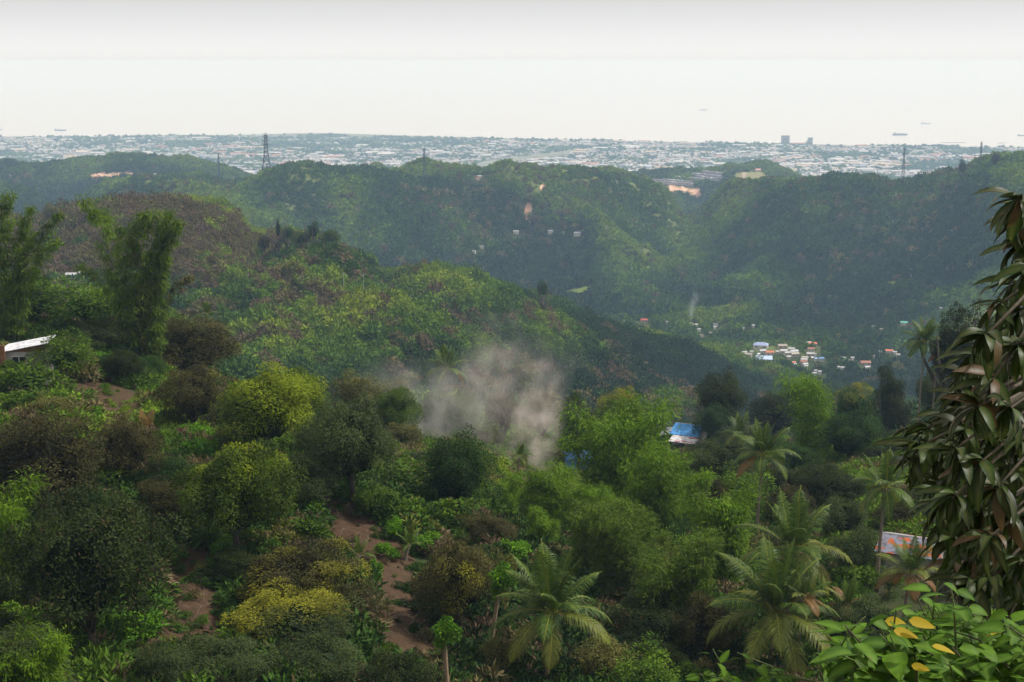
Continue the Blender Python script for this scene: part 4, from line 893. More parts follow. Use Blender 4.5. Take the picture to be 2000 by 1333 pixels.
for px, py, w, rc, lb in V:
    o = house(px, py, w, rc, lb or None, rz=gr.uniform(-0.5, 0.5), hip=(rc == 'slate' and w > 20), ratio=0.8 if w > 20 else 0.7, wall=(0.7, 0.66, 0.6) if gr.random() < 0.6 else (0.5, 0.42, 0.36), group='white-roofed houses of the valley village' if not lb else 'tin-roofed houses of the valley village', windows=w > 8)
    if o is None: continue
    if not lb: vl.append((o, px, py, {'white': 'small white-roofed house', 'cream': 'cream-roofed house', 'tan': 'tan-roofed house', 'grey': 'grey-roofed house'}[rc]))
place_labels(vl, [(1486, 676, 'the blue-grey hall'), (1492, 703, 'the pale blue hall'), (1503, 689, 'the orange-roofed house'), (1528, 676, 'the tan roof'), (1583, 692, 'the long white-roofed house'), (1587, 672, 'the bright orange roof'), (1569, 707, 'the rust-brown village roof'),
    (1604, 701, 'the bright blue house'), (1690, 709, 'the wide rusty roof'), (1736, 686, 'the orange roof near the palm'), (1258, 626, 'the dark red roof'), (1355, 600, 'the thin distant smoke'), (1766, 631, 'the teal roof'), (1025, 430, 'the bare orange track'), (210, 340, 'the bare orange hilltop'), (935, 347, 'the red-roofed ridge house'), (1550, 709, 'the small orange house')])
# long white building and its neighbour on the back ridge at left
for px, py, w, lb, r_ in ((342, 324, 26, 'long white three-storey building on the back ridge', 0.35), (308, 322, 36, 'low long white building left of the three-storey one', 0.12)):
    t = house(px, py, w, 'white', lb, D=2440, ratio=0.3, name='long_building', cat='building', group=None, wall=(0.75, 0.75, 0.76), windows=False); wm = w * 2440 / F; hh = wm * r_
    m = MB(); m.box((0, -0.4, hh / 2 + 1), (wm, 5, hh)); m.build('upper_floor', paint('wall 0.75 0.76', (0.75, 0.75, 0.76)), t)
    for k in range(3 if r_ > 0.2 else 1):
        q = MB(); q.box((0, -3.0, 2 + k * 2.6), (wm * 0.92, 0.3, 1.0)); q.build('window', DARKW, t)
# two huts behind the left shoulder
house(140, 536, 20, 'white', 'small hut with white roof and blue wall beyond the left shoulder', d0=520, d1=800, name='hut', cat='hut', group=None, wall=(0.06, 0.28, 0.55), lift=2.5)
house(162, 533, 13, 'white', 'small hut with white roof and red wall beyond the left shoulder', d0=520, d1=800, name='hut', cat='hut', group=None, wall=(0.45, 0.12, 0.08), lift=2.5)
# rows of the housing estate on the far hill
em = {}
for rc in ('grey', 'white', 'tan'):
    m = MB(); m.box((0, 0, 1.0), (7, 8, 4.6)); me = m.mesh('estate', paint('estate wall', (0.50, 0.47, 0.52))); rr_ = MB(); rr_.add([(-3.8, -4.4, 3.3), (3.8, -4.4, 3.3), (3.8, 4.4, 3.3), (-3.8, 4.4, 3.3), (0, -4.4, 5.2), (0, 4.4, 5.2)], [(0, 4, 5, 3), (1, 2, 5, 4), (0, 1, 4), (3, 5, 2)]); em[rc] = (me, rr_.mesh('estate_roof', paint('estate roof ' + rc, {'grey': (0.36, 0.34, 0.42), 'white': (0.72, 0.70, 0.70), 'tan': (0.42, 0.36, 0.32)}[rc])))
for (x0, y0, x1, y1, n) in [(1243, 348, 1290, 354, 15), (1243, 353, 1292, 359, 15), (1296, 352, 1352, 357, 15), (1300, 357, 1350, 361, 13), (1322, 347, 1375, 351, 14), (1355, 340, 1408, 346, 14), (1362, 345, 1400, 351, 10), (1375, 336, 1412, 340, 10)]:
    for k in range(n):
        px = x0 + (x1 - x0) * k / (n - 1) + gr.uniform(-0.7, 0.7); py = y0 + (y1 - y0) * k / (n - 1); q = hit(px, py, 2350, 3300, 2.0)
        if q is None: q = at(px, py, 2800); q.z = float(ground(q.x, q.y))
        me, rf = em[gr.choice(['grey', 'grey', 'grey', 'white', 'tan'])]
        t = thing('row_house', 'small grey row house of the new estate on the bare far hill', 'row house', (q.x, q.y, q.z), gr.uniform(-0.15, 0.15), 'row houses of the hillside estate'); link('wall', me, None, t); link('roof', rf, None, t); HOUSES.append((q.x, q.y, 7))

# ------------------------------------------------------------------ pylons
STEEL = simple_mat('galvanised steel', (0.07, 0.08, 0.11), 0.6, noise=0.1)
def pylon(px, py_base, py_top, D, wpx, label):
    p = at(px, py_base, D); gz = float(ground(p.x, p.y)) - 1; top = at(px, py_top, D).z; H = top - gz; B = wpx * D / F / 2
    t = thing('power_pylon', label, 'pylon', (p.x, p.y, gz), 0.1, 'transmission pylons on the ridges')
    def half(z):
        f = z / H
        return B * (1 - f / 0.55) + B * 0.36 * (f / 0.55) if f < 0.55 else B * 0.36 * (1 - (f - 0.55) / 0.45 * 0.35)
    th = D * (0.00021 if wpx > 12 else 0.00015 if px < 1500 else 0.00008)
    for sx in (-1, 1):
        for sy in (-1, 1):
            m = MB(); m.tube([(sx * half(z), sy * half(z), z) for z in (0, H * 0.3, H * 0.55, H * 0.94)], th * 1.2, 4); m.build('leg', STEEL, t)
    m = MB(); zs = [0.0, 0.2, 0.36, 0.48, 0.58, 0.66, 0.74, 0.81, 0.88, 0.94]
    for a, b in zip(zs[:-1], zs[1:]):
        za, zb = a * H, b * H; ha, hb = half(za), half(zb)
        for s in (-1, 1):
            m.tube([(-ha, s * ha, za), (hb, s * hb, zb)], th * 0.7, 3); m.tube([(ha, s * ha, za), (-hb, s * hb, zb)], th * 0.7, 3)
            m.tube([(s * ha, -ha, za), (s * hb, hb, zb)], th * 0.7, 3)
        m.tube([(-hb, -hb, zb), (hb, -hb, zb), (hb, hb, zb), (-hb, hb, zb), (-hb, -hb, zb)], th * 0.7, 3)
    m.build('bracing', STEEL, t)
    for f, w in ((0.72, 1.15), (0.82, 1.0), (0.92, 0.85)):
        m = MB(); z = f * H; m.tube([(-B * w * 0.75, 0, z), (0, 0, z + H * 0.015), (B * w * 0.75, 0, z)], th * 0.9, 4); m.build('cross_arm', STEEL, t)
    m = MB(); m.tube([(-half(H * .94), 0, H * 0.94), (0, 0, H), (half(H * .94), 0, H * 0.94)], th, 4); m.build('peak', STEEL, t)
pylon(521, 336, 259, 1905, 20, 'tallest lattice pylon on the ridge left of centre, reaching above the coast')
pylon(829, 336, 287, 1905, 9, 'slim lattice pylon on the ridge near the centre')
pylon(428, 341, 296, 2480, 5, 'faint thin pylon left of the tallest pylon')
pylon(1764, 342, 285, 1900, 8, 'lattice pylon behind the right ridge, left of the two there')
pylon(1914, 330, 275, 1850, 8, 'lattice pylon behind the right ridge, right of the two there')
POLE = simple_mat('concrete pole', (0.42, 0.40, 0.38), 0.8)
for px, pb, h, lb in ((335, 553, 30, 'utility pole on the road below the brown hill, farthest left'), (485, 556, 22, 'utility pole on the mid-slope road under the brown hill'), (671, 553, 22, 'utility pole by the grassy bench of the mid-slope road'), (710, 553, 20, 'utility pole right of the grassy bench pole'), (588, 556, 18, 'utility pole between two others on the mid-slope road')):
    q = at(px, pb, 660); gz = float(ground(q.x, q.y)); H = h * 660 / F + max(0, q.z - gz); t = thing('utility_pole', lb, 'utility pole', (q.x, q.y, gz), 0, 'utility poles along the mid-slope road')
    m = MB(); m.tube([(0, 0, -0.5), (0, 0, H)], [0.17, 0.11], 6); m.build('pole', POLE, t); m = MB(); m.box((0, 0, H - 0.5), (1.6, 0.12, 0.12)); m.build('cross_arm', POLE, t)

# ------------------------------------------------------------------ ships and the sea front
HULL = simple_mat('ship hull', (0.16, 0.17, 0.22), 0.5); SUP = simple_mat('ship superstructure', (0.75, 0.76, 0.78), 0.5); BARGE = simple_mat('barge hull', (0.25, 0.26, 0.30), 0.6)
def ship(px, py, wpx, label, cargo=True, hull=None, hh=0.085):
    t_, s = ray(px, py); D = CAM_Z / s; L = wpx * D / F; t = thing('cargo_ship', label, 'ship', (t_ * D, D, 0), gr.uniform(-0.1, 0.1), 'ships anchored off the coast'); h = L * hh; m = MB()
    X = [-L / 2, -L * 0.46, L * 0.36, L / 2]; Wd = L * 0.075
    m.add([(X[0], -Wd, h), (X[2], -Wd, h), (X[3], 0, h * 1.35), (X[2], Wd, h), (X[0], Wd, h), (X[1], -Wd * 0.9, -1), (X[2] * 0.96, -Wd * 0.8, -1), (X[3] * 0.9, 0, -1), (X[2] * 0.96, Wd * 0.8, -1), (X[1], Wd * 0.9, -1)],
          [(0, 1, 2, 3, 4), (5, 6, 1, 0), (6, 7, 2, 1), (7, 8, 3, 2), (8, 9, 4, 3), (9, 5, 0, 4), (9, 8, 7, 6, 5)]); m.build('hull', hull or HULL, t)
    m = MB(); m.box((-L * 0.36, 0, h + L * 0.05), (L * 0.13, Wd * 1.7, L * 0.10)); m.box((-L * 0.35, 0, h + L * 0.115), (L * 0.07, Wd * 1.3, L * 0.03)); m.build('bridge', SUP, t)
    m = MB(); m.tube([(L * 0.3, 0, h), (L * 0.3, 0, h + L * 0.09)], L * 0.008, 5); m.build('mast', SUP, t)
    m = MB(); m.box((L * 0.02, 0, h * 1.12), (L * 0.5, Wd * 1.3, h * 0.24)); m.build('hatch_cover', SUP if not cargo else HULL, t)
ship(118, 256, 24, 'pale cargo ship left of the pylons, off the coast'); ship(-2, 254, 14, 'ship cut by the left edge of the picture')
ship(1374, 216, 15, 'farthest ship, a faint sliver high on the sea'); ship(1808, 243, 20, 'white ship above the dark low barge-like ship', hull=SUP, hh=0.10)
ship(1758, 265, 30, 'long dark low ship nearest the right-hand coast', hh=0.10); ship(1996, 266, 18, 'dark ship cut by the right edge of the picture')
SAND = simple_mat('pier stone', (0.25, 0.25, 0.27), 0.9)
for x0, x1, y, lb in ((1838, 1886, 279.5, 'long thin breakwater off the right-hand coast'), (1948, 1964, 280, 'short breakwater near the right edge'), (1834, 1872, 279, None)):
    if lb is None: continue
    s = ray(x0, y)[1]; D = CAM_Z / s; m = MB(); a = at(x0, y, D).x; b = at(x1, y, D).x; m.box(((a + b) / 2, D, 0.3), (b - a, 14, 3.0)); o = m.build('breakwater', SAND); tag(o, lb, 'breakwater')
TOW = simple_mat('tower block wall', (0.62, 0.62, 0.64), 0.7)
def tower(px, pb, D, wpx, hpx, label, step=False):
    p = at(px, pb, D); gz = float(ground(p.x, p.y)); w, h = wpx * D / F, hpx * D / F + p.z - gz; t = thing('tower_block', label, 'tower block', (p.x, p.y, gz), 0.15, 'tower blocks on the coast')
    m = MB(); m.box((0, 0, h / 2), (w, w * 0.5, h)); m.build('wall', TOW, t)
    if step: m = MB(); m.box((-w * 0.62, 0, h * 0.3), (w * 0.5, w * 0.45, h * 0.6)); m.build('low_wing', TOW, t)
    for k in range(6):
        m = MB(); m.box((0, -w * 0.25 - 0.3, h * (k + 0.6) / 6.4), (w * 0.9, 0.8, h * 0.06)); m.build('window_band', DARKW, t)
tower(1533.5, 281, 6650, 15, 16, 'wide tower block standing out on the coast, the left and larger of two'); tower(1582, 282, 6600, 9, 13, 'smaller tower block on the coast with a low wing, right of the wide one', True)

# ------------------------------------------------------------------ city on the plain
gc = np.random.default_rng(5); nC = 34000
spx = gc.uniform(-60, 2060, nC); spy = 268 + (gc.random(nC) ** 0.8) * 82
tt, ss = (spx - 1000) / F, None
v_ = (666.5 - spy) / F; kk = CP + v_ * SP; tt = (spx - 1000) / F / kk; ss = (SP - v_ * CP) / kk
Dc = (CAM_Z - 18) / ss
dens = fbm(spx / 90, spy / 7, 91, 4); coast = np.interp(spx, [0, 450, 640, 1000, 1500, 2000], [7250, 7450, 7700, 7200, 6700, 6350])
ok = (Dc > 3250) & (Dc < coast - 40) & (dens + 0.10 * gc.random(nC) > 0.45) & ~patch_mask(spx, spy, Dc, FIELD) & visible(tt * Dc, Dc, 8)
X_, Y_ = (tt * Dc)[ok], Dc[ok]; Z_ = ground(X_, Y_); nH = len(X_)
bigb = gc.random(nH) < 0.03; Wc = np.where(bigb, gc.uniform(25, 60, nH), gc.uniform(7, 15, nH)); Hc = np.where(bigb, gc.uniform(6, 11, nH), gc.uniform(3, 6.5, nH)); Dp = Wc * gc.uniform(0.6, 1.2, nH); Dp = np.where(bigb, Wc * 0.5, Dp)
rz = gc.normal(0, 0.35, nH) + (gc.random(nH) < 0.5) * 1.57; rz = np.where(bigb, gc.normal(0, 0.2, nH), rz)
PAL = [((0.44, 0.44, 0.45), 'pale'), ((0.60, 0.60, 0.61), 'white'), ((0.33, 0.33, 0.35), 'grey'), ((0.42, 0.19, 0.13), 'red'), ((0.55, 0.44, 0.33), 'cream'), ((0.30, 0.36, 0.48), 'blue')]
pc = gc.choice(6, nH, p=[0.30, 0.30, 0.14, 0.10, 0.10, 0.06])
CITYM = [simple_mat('city %s' % nm, c, 0.6, noise=0.05) for c, nm in PAL]
def unit_house(roof):
    rv = [(-.54, -.54, 1), (.54, -.54, 1), (.54, .54, 1), (-.54, .54, 1), (-.54, 0, 1.4), (.54, 0, 1.4)]
    wv = [(-.5, -.5, -.3), (.5, -.5, -.3), (.5, .5, -.3), (-.5, .5, -.3), (-.5, -.5, 1), (.5, -.5, 1), (.5, .5, 1), (-.5, .5, 1)]
    return wv, [(0, 1, 5, 4), (1, 2, 6, 5), (2, 3, 7, 6), (3, 0, 4, 7)], rv, [(0, 1, 5, 4), (3, 4, 5, 2), (0, 4, 3), (1, 2, 5)]
WV, WF, RV, RF = unit_house(0)
app = Wc * Hc / Y_ ** 2; big = np.argsort(-app)[:300]; isbig = np.zeros(nH, bool); isbig[big] = True
cm = []
wmesh = MB(); wmesh.add(WV, WF); wme = wmesh.mesh('wall', simple_mat('city wall', (0.50, 0.49, 0.48), 0.8, noise=0.1, nscale=20))
for k in range(6):
    m = MB(); m.add(RV, RF); cm.append(m.mesh('roof', CITYM[k]))
for i in big:
    nm = PAL[pc[i]][1]; w = bool(bigb[i])
    t = thing('city_warehouse' if w else 'city_building', ('long %s-roofed warehouse in the hazy city on the plain' if w else 'small %s-roofed building in the hazy city on the plain') % nm, 'warehouse' if w else 'building', (X_[i], Y_[i], Z_[i]), float(rz[i]), ('%s warehouses of the city' if w else '%s buildings of the city') % nm)
    t.scale = (Wc[i], Dp[i], Hc[i]); link('wall', wme, None, t); link('roof', cm[pc[i]], None, t)
rest = np.where(~isbig)[0]; UV = np.array(WV + RV); nf = len(UV); c_, s_ = np.cos(rz[rest])[:, None], np.sin(rz[rest])[:, None]
ux, uy, uz = UV[:, 0] * Wc[rest][:, None], UV[:, 1] * Dp[rest][:, None], UV[:, 2] * Hc[rest][:, None]
VV = np.stack([ux * c_ - uy * s_ + X_[rest][:, None], ux * s_ + uy * c_ + Y_[rest][:, None], uz + Z_[rest][:, None]], -1).reshape(-1, 3)
fq = [f for f in WF] + [tuple(i + 8 for i in f) for f in RF[:2]]; base = (np.arange(len(rest)) * nf)[:, None, None]; QQ = (np.array(fq)[None] + base).reshape(-1, 4)
mi = np.tile(np.array([6, 6, 6, 6, 0, 0]), (len(rest), 1)); mi[:, 4:] = pc[rest][:, None]
tag(link('distant_city_houses', np_mesh('distant_city_houses', VV, QQ, None, CITYM + [wme.materials[0]], midx=mi.ravel())), 'countless small pale houses of the hazy city on the plain', None, None, 'stuff')
print('city', nH)

# ------------------------------------------------------------------ houses on the near slope
HOUSES_NEAR = []
def near_house(name, label, c, rz, w, d, h, rise, roofmat, wallmat, shed=False, group=None, over=0.5, windows=(), wall2=None):
    gz = float(ground(c.x, c.y)); z0 = min(c.z, gz + 1.4); t = thing(name, label, 'house', (c.x, c.y, z0), rz, group)
    m = MB(); dn = min(0, gz - z0) - 0.8
    m.box((0, 0, (h + dn) / 2), (w, d, h - dn)); m.build('wall', wallmat, t)
    W, Dd, th = w / 2 + over, d / 2 + over, 0.06
    if shed:
        r = MB(); P = [(-W, -Dd, h), (W, -Dd, h + rise), (W, Dd, h + rise), (-W, Dd, h)]
        k = rise / (2 * W)
        r.add(P + [(x, y, z + th) for x, y, z in P], [(3, 2, 1, 0), (4, 5, 6, 7), (0, 1, 5, 4), (1, 2, 6, 5), (2, 3, 7, 6), (3, 0, 4, 7)]); r.build('roof', roofmat, t)
        g_ = MB(); g_.add([(-w / 2, -d / 2, h - 0.01), (w / 2, -d / 2, h - 0.01), (w / 2, -d / 2, h + rise * 0.9), (-w / 2, -d / 2, h + rise * 0.08)], [(0, 1, 2, 3)]); g_.add([(w / 2, -d / 2, h - 0.01), (w / 2, d / 2, h - 0.01), (w / 2, d / 2, h + rise * 0.9), (w / 2, -d / 2, h + rise * 0.9)], [(0, 1, 2, 3)]); g_.build('gable', wall2 or wallmat, t)
    else:
        for sgn in (-1, 1):
            r = MB(); P = [(-W, sgn * Dd, h - 0.1), (W, sgn * Dd, h - 0.1), (W, 0, h + rise), (-W, 0, h + rise)]
            r.add(P + [(x, y, z + th) for x, y, z in P], [(3, 2, 1, 0), (4, 5, 6, 7), (0, 1, 5, 4), (1, 2, 6, 5), (2, 3, 7, 6), (3, 0, 4, 7)]); r.build('roof_slope', roofmat[0 if sgn < 0 else 1] if isinstance(roofmat, tuple) else roofmat, t)
        r = MB(); r.tube([(-W, 0, h + rise + 0.05), (W, 0, h + rise + 0.05)], 0.09, 6); r.build('ridge_cap', paint('ridge', (0.5, 0.5, 0.5)), t)
        r = MB(); r.add([(-w / 2, -d / 2, h), (-w / 2, d / 2, h), (-w / 2, 0, h + rise * 0.93)], [(0, 1, 2)]); r.add([(w / 2, -d / 2, h), (w / 2, d / 2, h), (w / 2, 0, h + rise * 0.93)], [(0, 1, 2)]); r.build('gable', wall2 or wallmat, t)
    for x, z, ww, hh in windows:
        fr = MB(); y = -d / 2 - 0.03
        for a, b, c_, e in ((x, z + hh / 2, ww + 0.16, 0.08), (x, z - hh / 2, ww + 0.16, 0.08)): fr.box((a, y, b), (c_, 0.1, e))
        for a in (x - ww / 2 - 0.04, x, x + ww / 2 + 0.04): fr.box((a, y, z), (0.08, 0.08, hh - 0.08))
        o = fr.build('window', paint('window frame', (0.7, 0.68, 0.64)), t); q = MB(); q.box((x, -d / 2 - 0.005, z), (ww, 0.03, hh)); q.build('pane', DARKW, o)
    HOUSES.append((c.x, c.y, max(w, d) * 1.1)); return t
WHITEMETAL = corrugated('white sheet roof', (0.80, 0.80, 0.82), (0.66, 0.67, 0.70), 5, 0.6)
PATCHROOF = corrugated('orange and grey patched sheet roof', (0.22, 0.22, 0.27), (0.13, 0.12, 0.14), 5, 0.36, (0.50, 0.12, 0.04))
REDROOF = corrugated('red lead and grey sheet roof', (0.62, 0.12, 0.03), (0.42, 0.42, 0.46), 5, 0.55)
BLUEROOF = corrugated('blue sheet roof', (0.10, 0.34, 0.72), (0.13, 0.38, 0.74), 5, 0.8)
RUSTROOF = corrugated('rusty red and white sheet roof', (0.62, 0.60, 0.62), (0.34, 0.07, 0.06), 5, 0.42, (0.70, 0.68, 0.68))
BLOCK = simple_mat('grey block wall', (0.50, 0.46, 0.45), 0.9, noise=0.08, nscale=1.2); WOODW = simple_mat('brown board wall', (0.30, 0.14, 0.07), 0.9, noise=0.2, nscale=2)
PLAST = simple_mat('grey plaster wall', (0.46, 0.44, 0.43), 0.9)
# grey hut cut by the left edge
p = at(48, 712, 158); near_house('hut', 'grey hut with white sheet roof and a dark window, cut by the left edge', Vector((p.x - 0.2, p.y + 2, p.z)), 0.12, 4.6, 4.2, 2.15, 1.0, WHITEMETAL, BLOCK, shed=True, windows=((-0.6, 1.15, 1.5, 0.95),), wall2=WOODW)
m = MB(); m.box((0, 0, 1.0), (2.6, 0.12, 3.2)); o = m.build('board_fence', WOODW, loc=(at(-12, 700, 157).x, 157, at(-12, 712, 157).z - 0.4)); tag(o, 'brown board screen beside the grey hut at the left edge', 'fence')
# blue and rusty roof
p = hit(1350, 868, 120, 330); hb = near_house('house', 'house under trees with a blue sheet roof above a rusty red and white lean-to', Vector((p.x, p.y + 3, p.z)), -0.45, 5.4, 6.4, 2.0, 1.5, (BLUEROOF, BLUEROOF), PLAST)
def sheet(name, mat, P, parent, th=0.06):
    m = MB(); m.add(P + [(x, y, z + th) for x, y, z in P], [(3, 2, 1, 0), (4, 5, 6, 7), (0, 1, 5, 4), (1, 2, 6, 5), (2, 3, 7, 6), (3, 0, 4, 7)]); return m.build(name, mat, parent)
sheet('lean_to_roof', RUSTROOF, [(-2.4, -6.6, 1.15), (3.4, -6.6, 1.15), (3.4, -3.75, 1.8), (-2.4, -3.75, 1.8)], hb)
sheet('side_roof', paint('dull grey sheet', (0.30, 0.29, 0.34), 0.5), [(-6.0, -3.4, 1.2), (-3.3, -3.4, 1.75), (-3.3, 2.5, 2.1), (-6.0, 2.5, 1.5)], hb)
# blue shed by the smoke
p = hit(1128, 918, 120, 330); print('shed', p); near_house('blue_shed', 'small blue and white shed half hidden behind bamboo by the foot of the smoke', Vector((p.x, p.y + 2, p.z)), 0.2, 3.6, 3.0, 2.0, 0.8, paint('roof blue', ROOFC['blue'], 0.45), paint('blue wall', (0.10, 0.28, 0.65)))
# orange and grey roof
p = hit(1796, 1122, 60, 330); print('orange', p); near_house('house', 'house with a patched orange and grey sheet roof behind a palm at right', Vector((p.x, p.y + 2.5, p.z)), -0.45, 4.7, 4.8, 1.8, 0.75, (PATCHROOF, REDROOF), PLAST)
p = hit(1872, 900, 60, 330); near_house('red_hut', 'tiny hut with a red roof glimpsed through the near mango leaves', Vector((p.x, p.y, p.z)), 0.3, 1.7, 1.6, 1.2, 0.5, paint('roof red', ROOFC['red'], 0.45), PLAST)
# sagging cables
CABLE = simple_mat('black cable', (0.05, 0.05, 0.05), 0.7)
a, b = at(1632, 772, 262), at(1540, 862, 205)
for k in range(3):
    m = MB(); m.tube([tuple(a.lerp(b, f) + Vector((0.25 * k, 0, -0.35 * k - 3.2 * f * (1 - f)))) for f in np.linspace(0, 1, 12)], 0.022, 4); tag(m.build('overhead_cable', CABLE), ['upper', 'middle', 'lower'][k] + ' of three sagging cables in front of the pointed bamboo', 'cable', 'sagging cables by the pointed bamboo')
for q, lb in ((a, 'upper pole carrying the three sagging cables beside the pointed bamboo'), (b, 'lower pole carrying the three sagging cables among the trees')):
    gz = float(ground(q.x, q.y)); m = MB(); m.tube([(0, 0, 0), (0, 0, q.z - gz + 0.2)], [0.13, 0.09], 6); tag(m.build('cable_pole', simple_mat('wood pole', (0.22, 0.18, 0.14), 0.9), loc=(q.x + 0.2, q.y, gz)), lb, 'pole', 'poles of the sagging cables')
# dry fallen branches on the slope and twigs on the soil
TWIG = simple_mat('dry branch', (0.36, 0.29, 0.20), 0.9, noise=0.2)
def branches(px, py, D, wpx, n, label, L=2.6, seed=1, r=0.028):
    q = hit(px, py, D - 40, D + 60); g_ = random.Random(seed); m = MB(); W = wpx * q.y / F / 2
    for k in range(n):
        x, y = g_.uniform(-W, W), g_.uniform(-W * 1.3, W * 1.3); z = float(ground(q.x + x, q.y + y)) - q.z; a = g_.uniform(0, 6.28); el = g_.uniform(0.1, 0.9); l_ = L * g_.uniform(0.5, 1.2); d = Vector((cos(a) * cos(el), sin(a) * cos(el), sin(el)))
        s = Vector((x, y, z)); m.tube([tuple(s), tuple(s + d * l_ * 0.5 + Vector((0, 0, 0.1))), tuple(s + d * l_ + Vector((0, 0, -0.12 * l_)))], [r, r * 0.8, r * 0.3], 4)
        for j in range(2): e = s + d * l_ * g_.uniform(0.3, 0.8); m.tube([tuple(e), tuple(e + Vector((g_.uniform(-1, 1), g_.uniform(-1, 1), g_.uniform(0, 0.8))) * l_ * 0.3)], [r * 0.6, r * 0.2], 4)
    tag(m.build('fallen_branch', TWIG, loc=q), label, 'fallen branch', 'dry fallen branches')
branches(300, 880, 150, 90, 40, 'tangle of pale dry branches on the slope left of the yellow-green mangoes', 2.8, 1)
branches(330, 790, 160, 40, 9, 'long bare branches above the pale tangle of dry branches', 3.5, 2, 0.035)
branches(800, 1230, 90, 110, 16, 'bare twigs on the soil between the two mango trees and the short pollarded tree', 1.6, 3, 0.02)
branches(380, 1180, 95, 90, 16, 'dry sticks scattered on the dark soil right of the huge mango', 1.0, 4, 0.015)
branches(690, 1060, 110, 60, 10, 'dry sticks at the top of the bare soil strip', 1.0, 5, 0.018)

# ------------------------------------------------------------------ the two plants right in front of the camera
def leaf_blade(L, W, segs=7, bend=0.5, fold=0.25, ovate=False, wav=0.0, ph=0.0):
    """one real leaf: two folded half blades; along +X, up +Z; returns verts, quads"""
    V, Q = [], []
    x = z = 0.0; ang = 0.0
    for k in range(segs + 1):
        f = k / segs
        w = W * 0.5 * ((math.sin(pi * min(1, f ** 0.62)) ** 0.8 if ovate else math.sin(pi * min(1, f ** 0.85)) ** 0.75)) + 0.0004
        w = max(w, 0.0006 if f < 0.99 else 0.0003); e = wav * math.sin(f * 11 + ph) * W
        up = math.sin(ang)
        V += [(x + up * -w * fold * 0, -w * cos(fold), z + w * math.sin(fold) + e), (x, 0, z), (x, w * cos(fold), z + w * math.sin(fold) - e)]
        ang -= bend / segs * (0.4 + 1.2 * f); x += L / segs * cos(ang); z += L / segs * math.sin(ang)
    for k in range(segs):
        a = k * 3; Q += [(a, a + 3, a + 4, a + 1), (a + 1, a + 4, a + 5, a + 2)]
    return np.array(V), np.array(Q)
def near_leaf_mat(name, dark, light, under, vein, yellow=None, rough=0.35, spec=0.2):
    m, n, l = new_mat(name); a = N(n, 'ShaderNodeAttribute', attribute_name='col'); s = N(n, 'ShaderNodeSeparateColor'); l.new(a.outputs['Color'], s.inputs[0])
    c = mixc(n, l, s.outputs[0], dark, light); tc = N(n, 'ShaderNodeTexCoord'); nz = N(n, 'ShaderNodeTexNoise'); nz.inputs['Scale'].default_value = 28; nz.inputs['Detail'].default_value = 6; l.new(tc.outputs['Object'], nz.inputs['Vector'])
    r = ramp(n, [(0.35, (0.55, 0.55, 0.5)), (0.65, (1.15, 1.15, 1.1))]); l.new(nz.outputs[0], r.inputs[0]); c = mixc(n, l, 1.0, c, r.outputs[0], 'MULTIPLY')
    sp = ramp(n, [(0.66, (0, 0, 0)), (0.72, (1, 1, 1))]); l.new(nz.outputs[0], sp.inputs[0]); c = mixc(n, l, sp.outputs[0], c, (0.14, 0.09, 0.03))
    c = mixc(n, l, s.outputs[1], c, vein)                       # G: midrib and side veins
    if yellow: c = mixc(n, l, s.outputs[2], c, yellow)
    g_ = N(n, 'ShaderNodeNewGeometry'); c = mixc(n, l, g_.outputs['Backfacing'], c, under)
    p = N(n, 'ShaderNodeBsdfPrincipled'); l.new(c, p.inputs['Base Color']); p.inputs['Roughness'].default_value = rough; p.inputs['Specular IOR Level'].default_value = spec
    b = N(n, 'ShaderNodeBump'); b.inputs['Strength'].default_value = 0.25; b.inputs['Distance'].default_value = 0.003; l.new(nz.outputs[0], b.inputs['Height']); l.new(b.outputs[0], p.inputs['Normal'])
    t = N(n, 'ShaderNodeBsdfTranslucent'); l.new(c, t.inputs['Color']); ms = N(n, 'ShaderNodeMixShader'); ms.inputs[0].default_value = 0.28; l.new(p.outputs[0], ms.inputs[1]); l.new(t.outputs[0], ms.inputs[2])
    o = N(n, 'ShaderNodeOutputMaterial'); l.new(ms.outputs[0], o.inputs['Surface']); return m
MANGO_L = near_leaf_mat('near mango leaf', (0.007, 0.024, 0.003), (0.034, 0.084, 0.009), (0.048, 0.060, 0.024), (0.13, 0.13, 0.04), (0.13, 0.07, 0.03), 0.45)
BROAD_L = near_leaf_mat('near broad leaf', (0.016, 0.060, 0.004), (0.095, 0.200, 0.008), (0.085, 0.17, 0.025), (0.17, 0.29, 0.04), (0.42, 0.30, 0.02), 0.55, 0.10)
BROWN_ST = simple_mat('brown twig', (0.11, 0.085, 0.05), 0.7, noise=0.2, nscale=30); GREEN_ST = simple_mat('green stem', (0.13, 0.17, 0.04), 0.6, noise=0.2, nscale=30)
def put(V, origin, d, roll, g_):
    """turn a leaf lying along +X so that it points along d"""
    d = Vector(d).normalized(); side = Vector((0, 0, 1)).cross(d)
    if side.length < 0.05: side = Vector((0, 1, 0))
    side.normalize(); up = d.cross(side); M_ = np.array([[d.x, side.x, up.x], [d.y, side.y, up.y], [d.z, side.z, up.z]])
    c, s = cos(roll), sin(roll); Rr = np.array([[1, 0, 0], [0, c, -s], [0, s, c]])
    return V @ (M_ @ Rr).T + np.array(origin)
def spray(name, mat, c, leaves, parent, origin):
    VV, QQ, CC, b = [], [], [], 0
    for V, Q, R, y in leaves:
        C = np.ones((len(V), 4)); C[:, 0] = R; C[:, 1] = 0; C[1::3, 1] = 0.55; C[:, 2] = y; VV.append(V - np.array(origin)); QQ.append(Q + b); CC.append(C); b += len(V)
    return link(name, np_mesh(name, np.concatenate(VV), np.concatenate(QQ), np.concatenate(CC), [mat], smooth=True), None, parent)
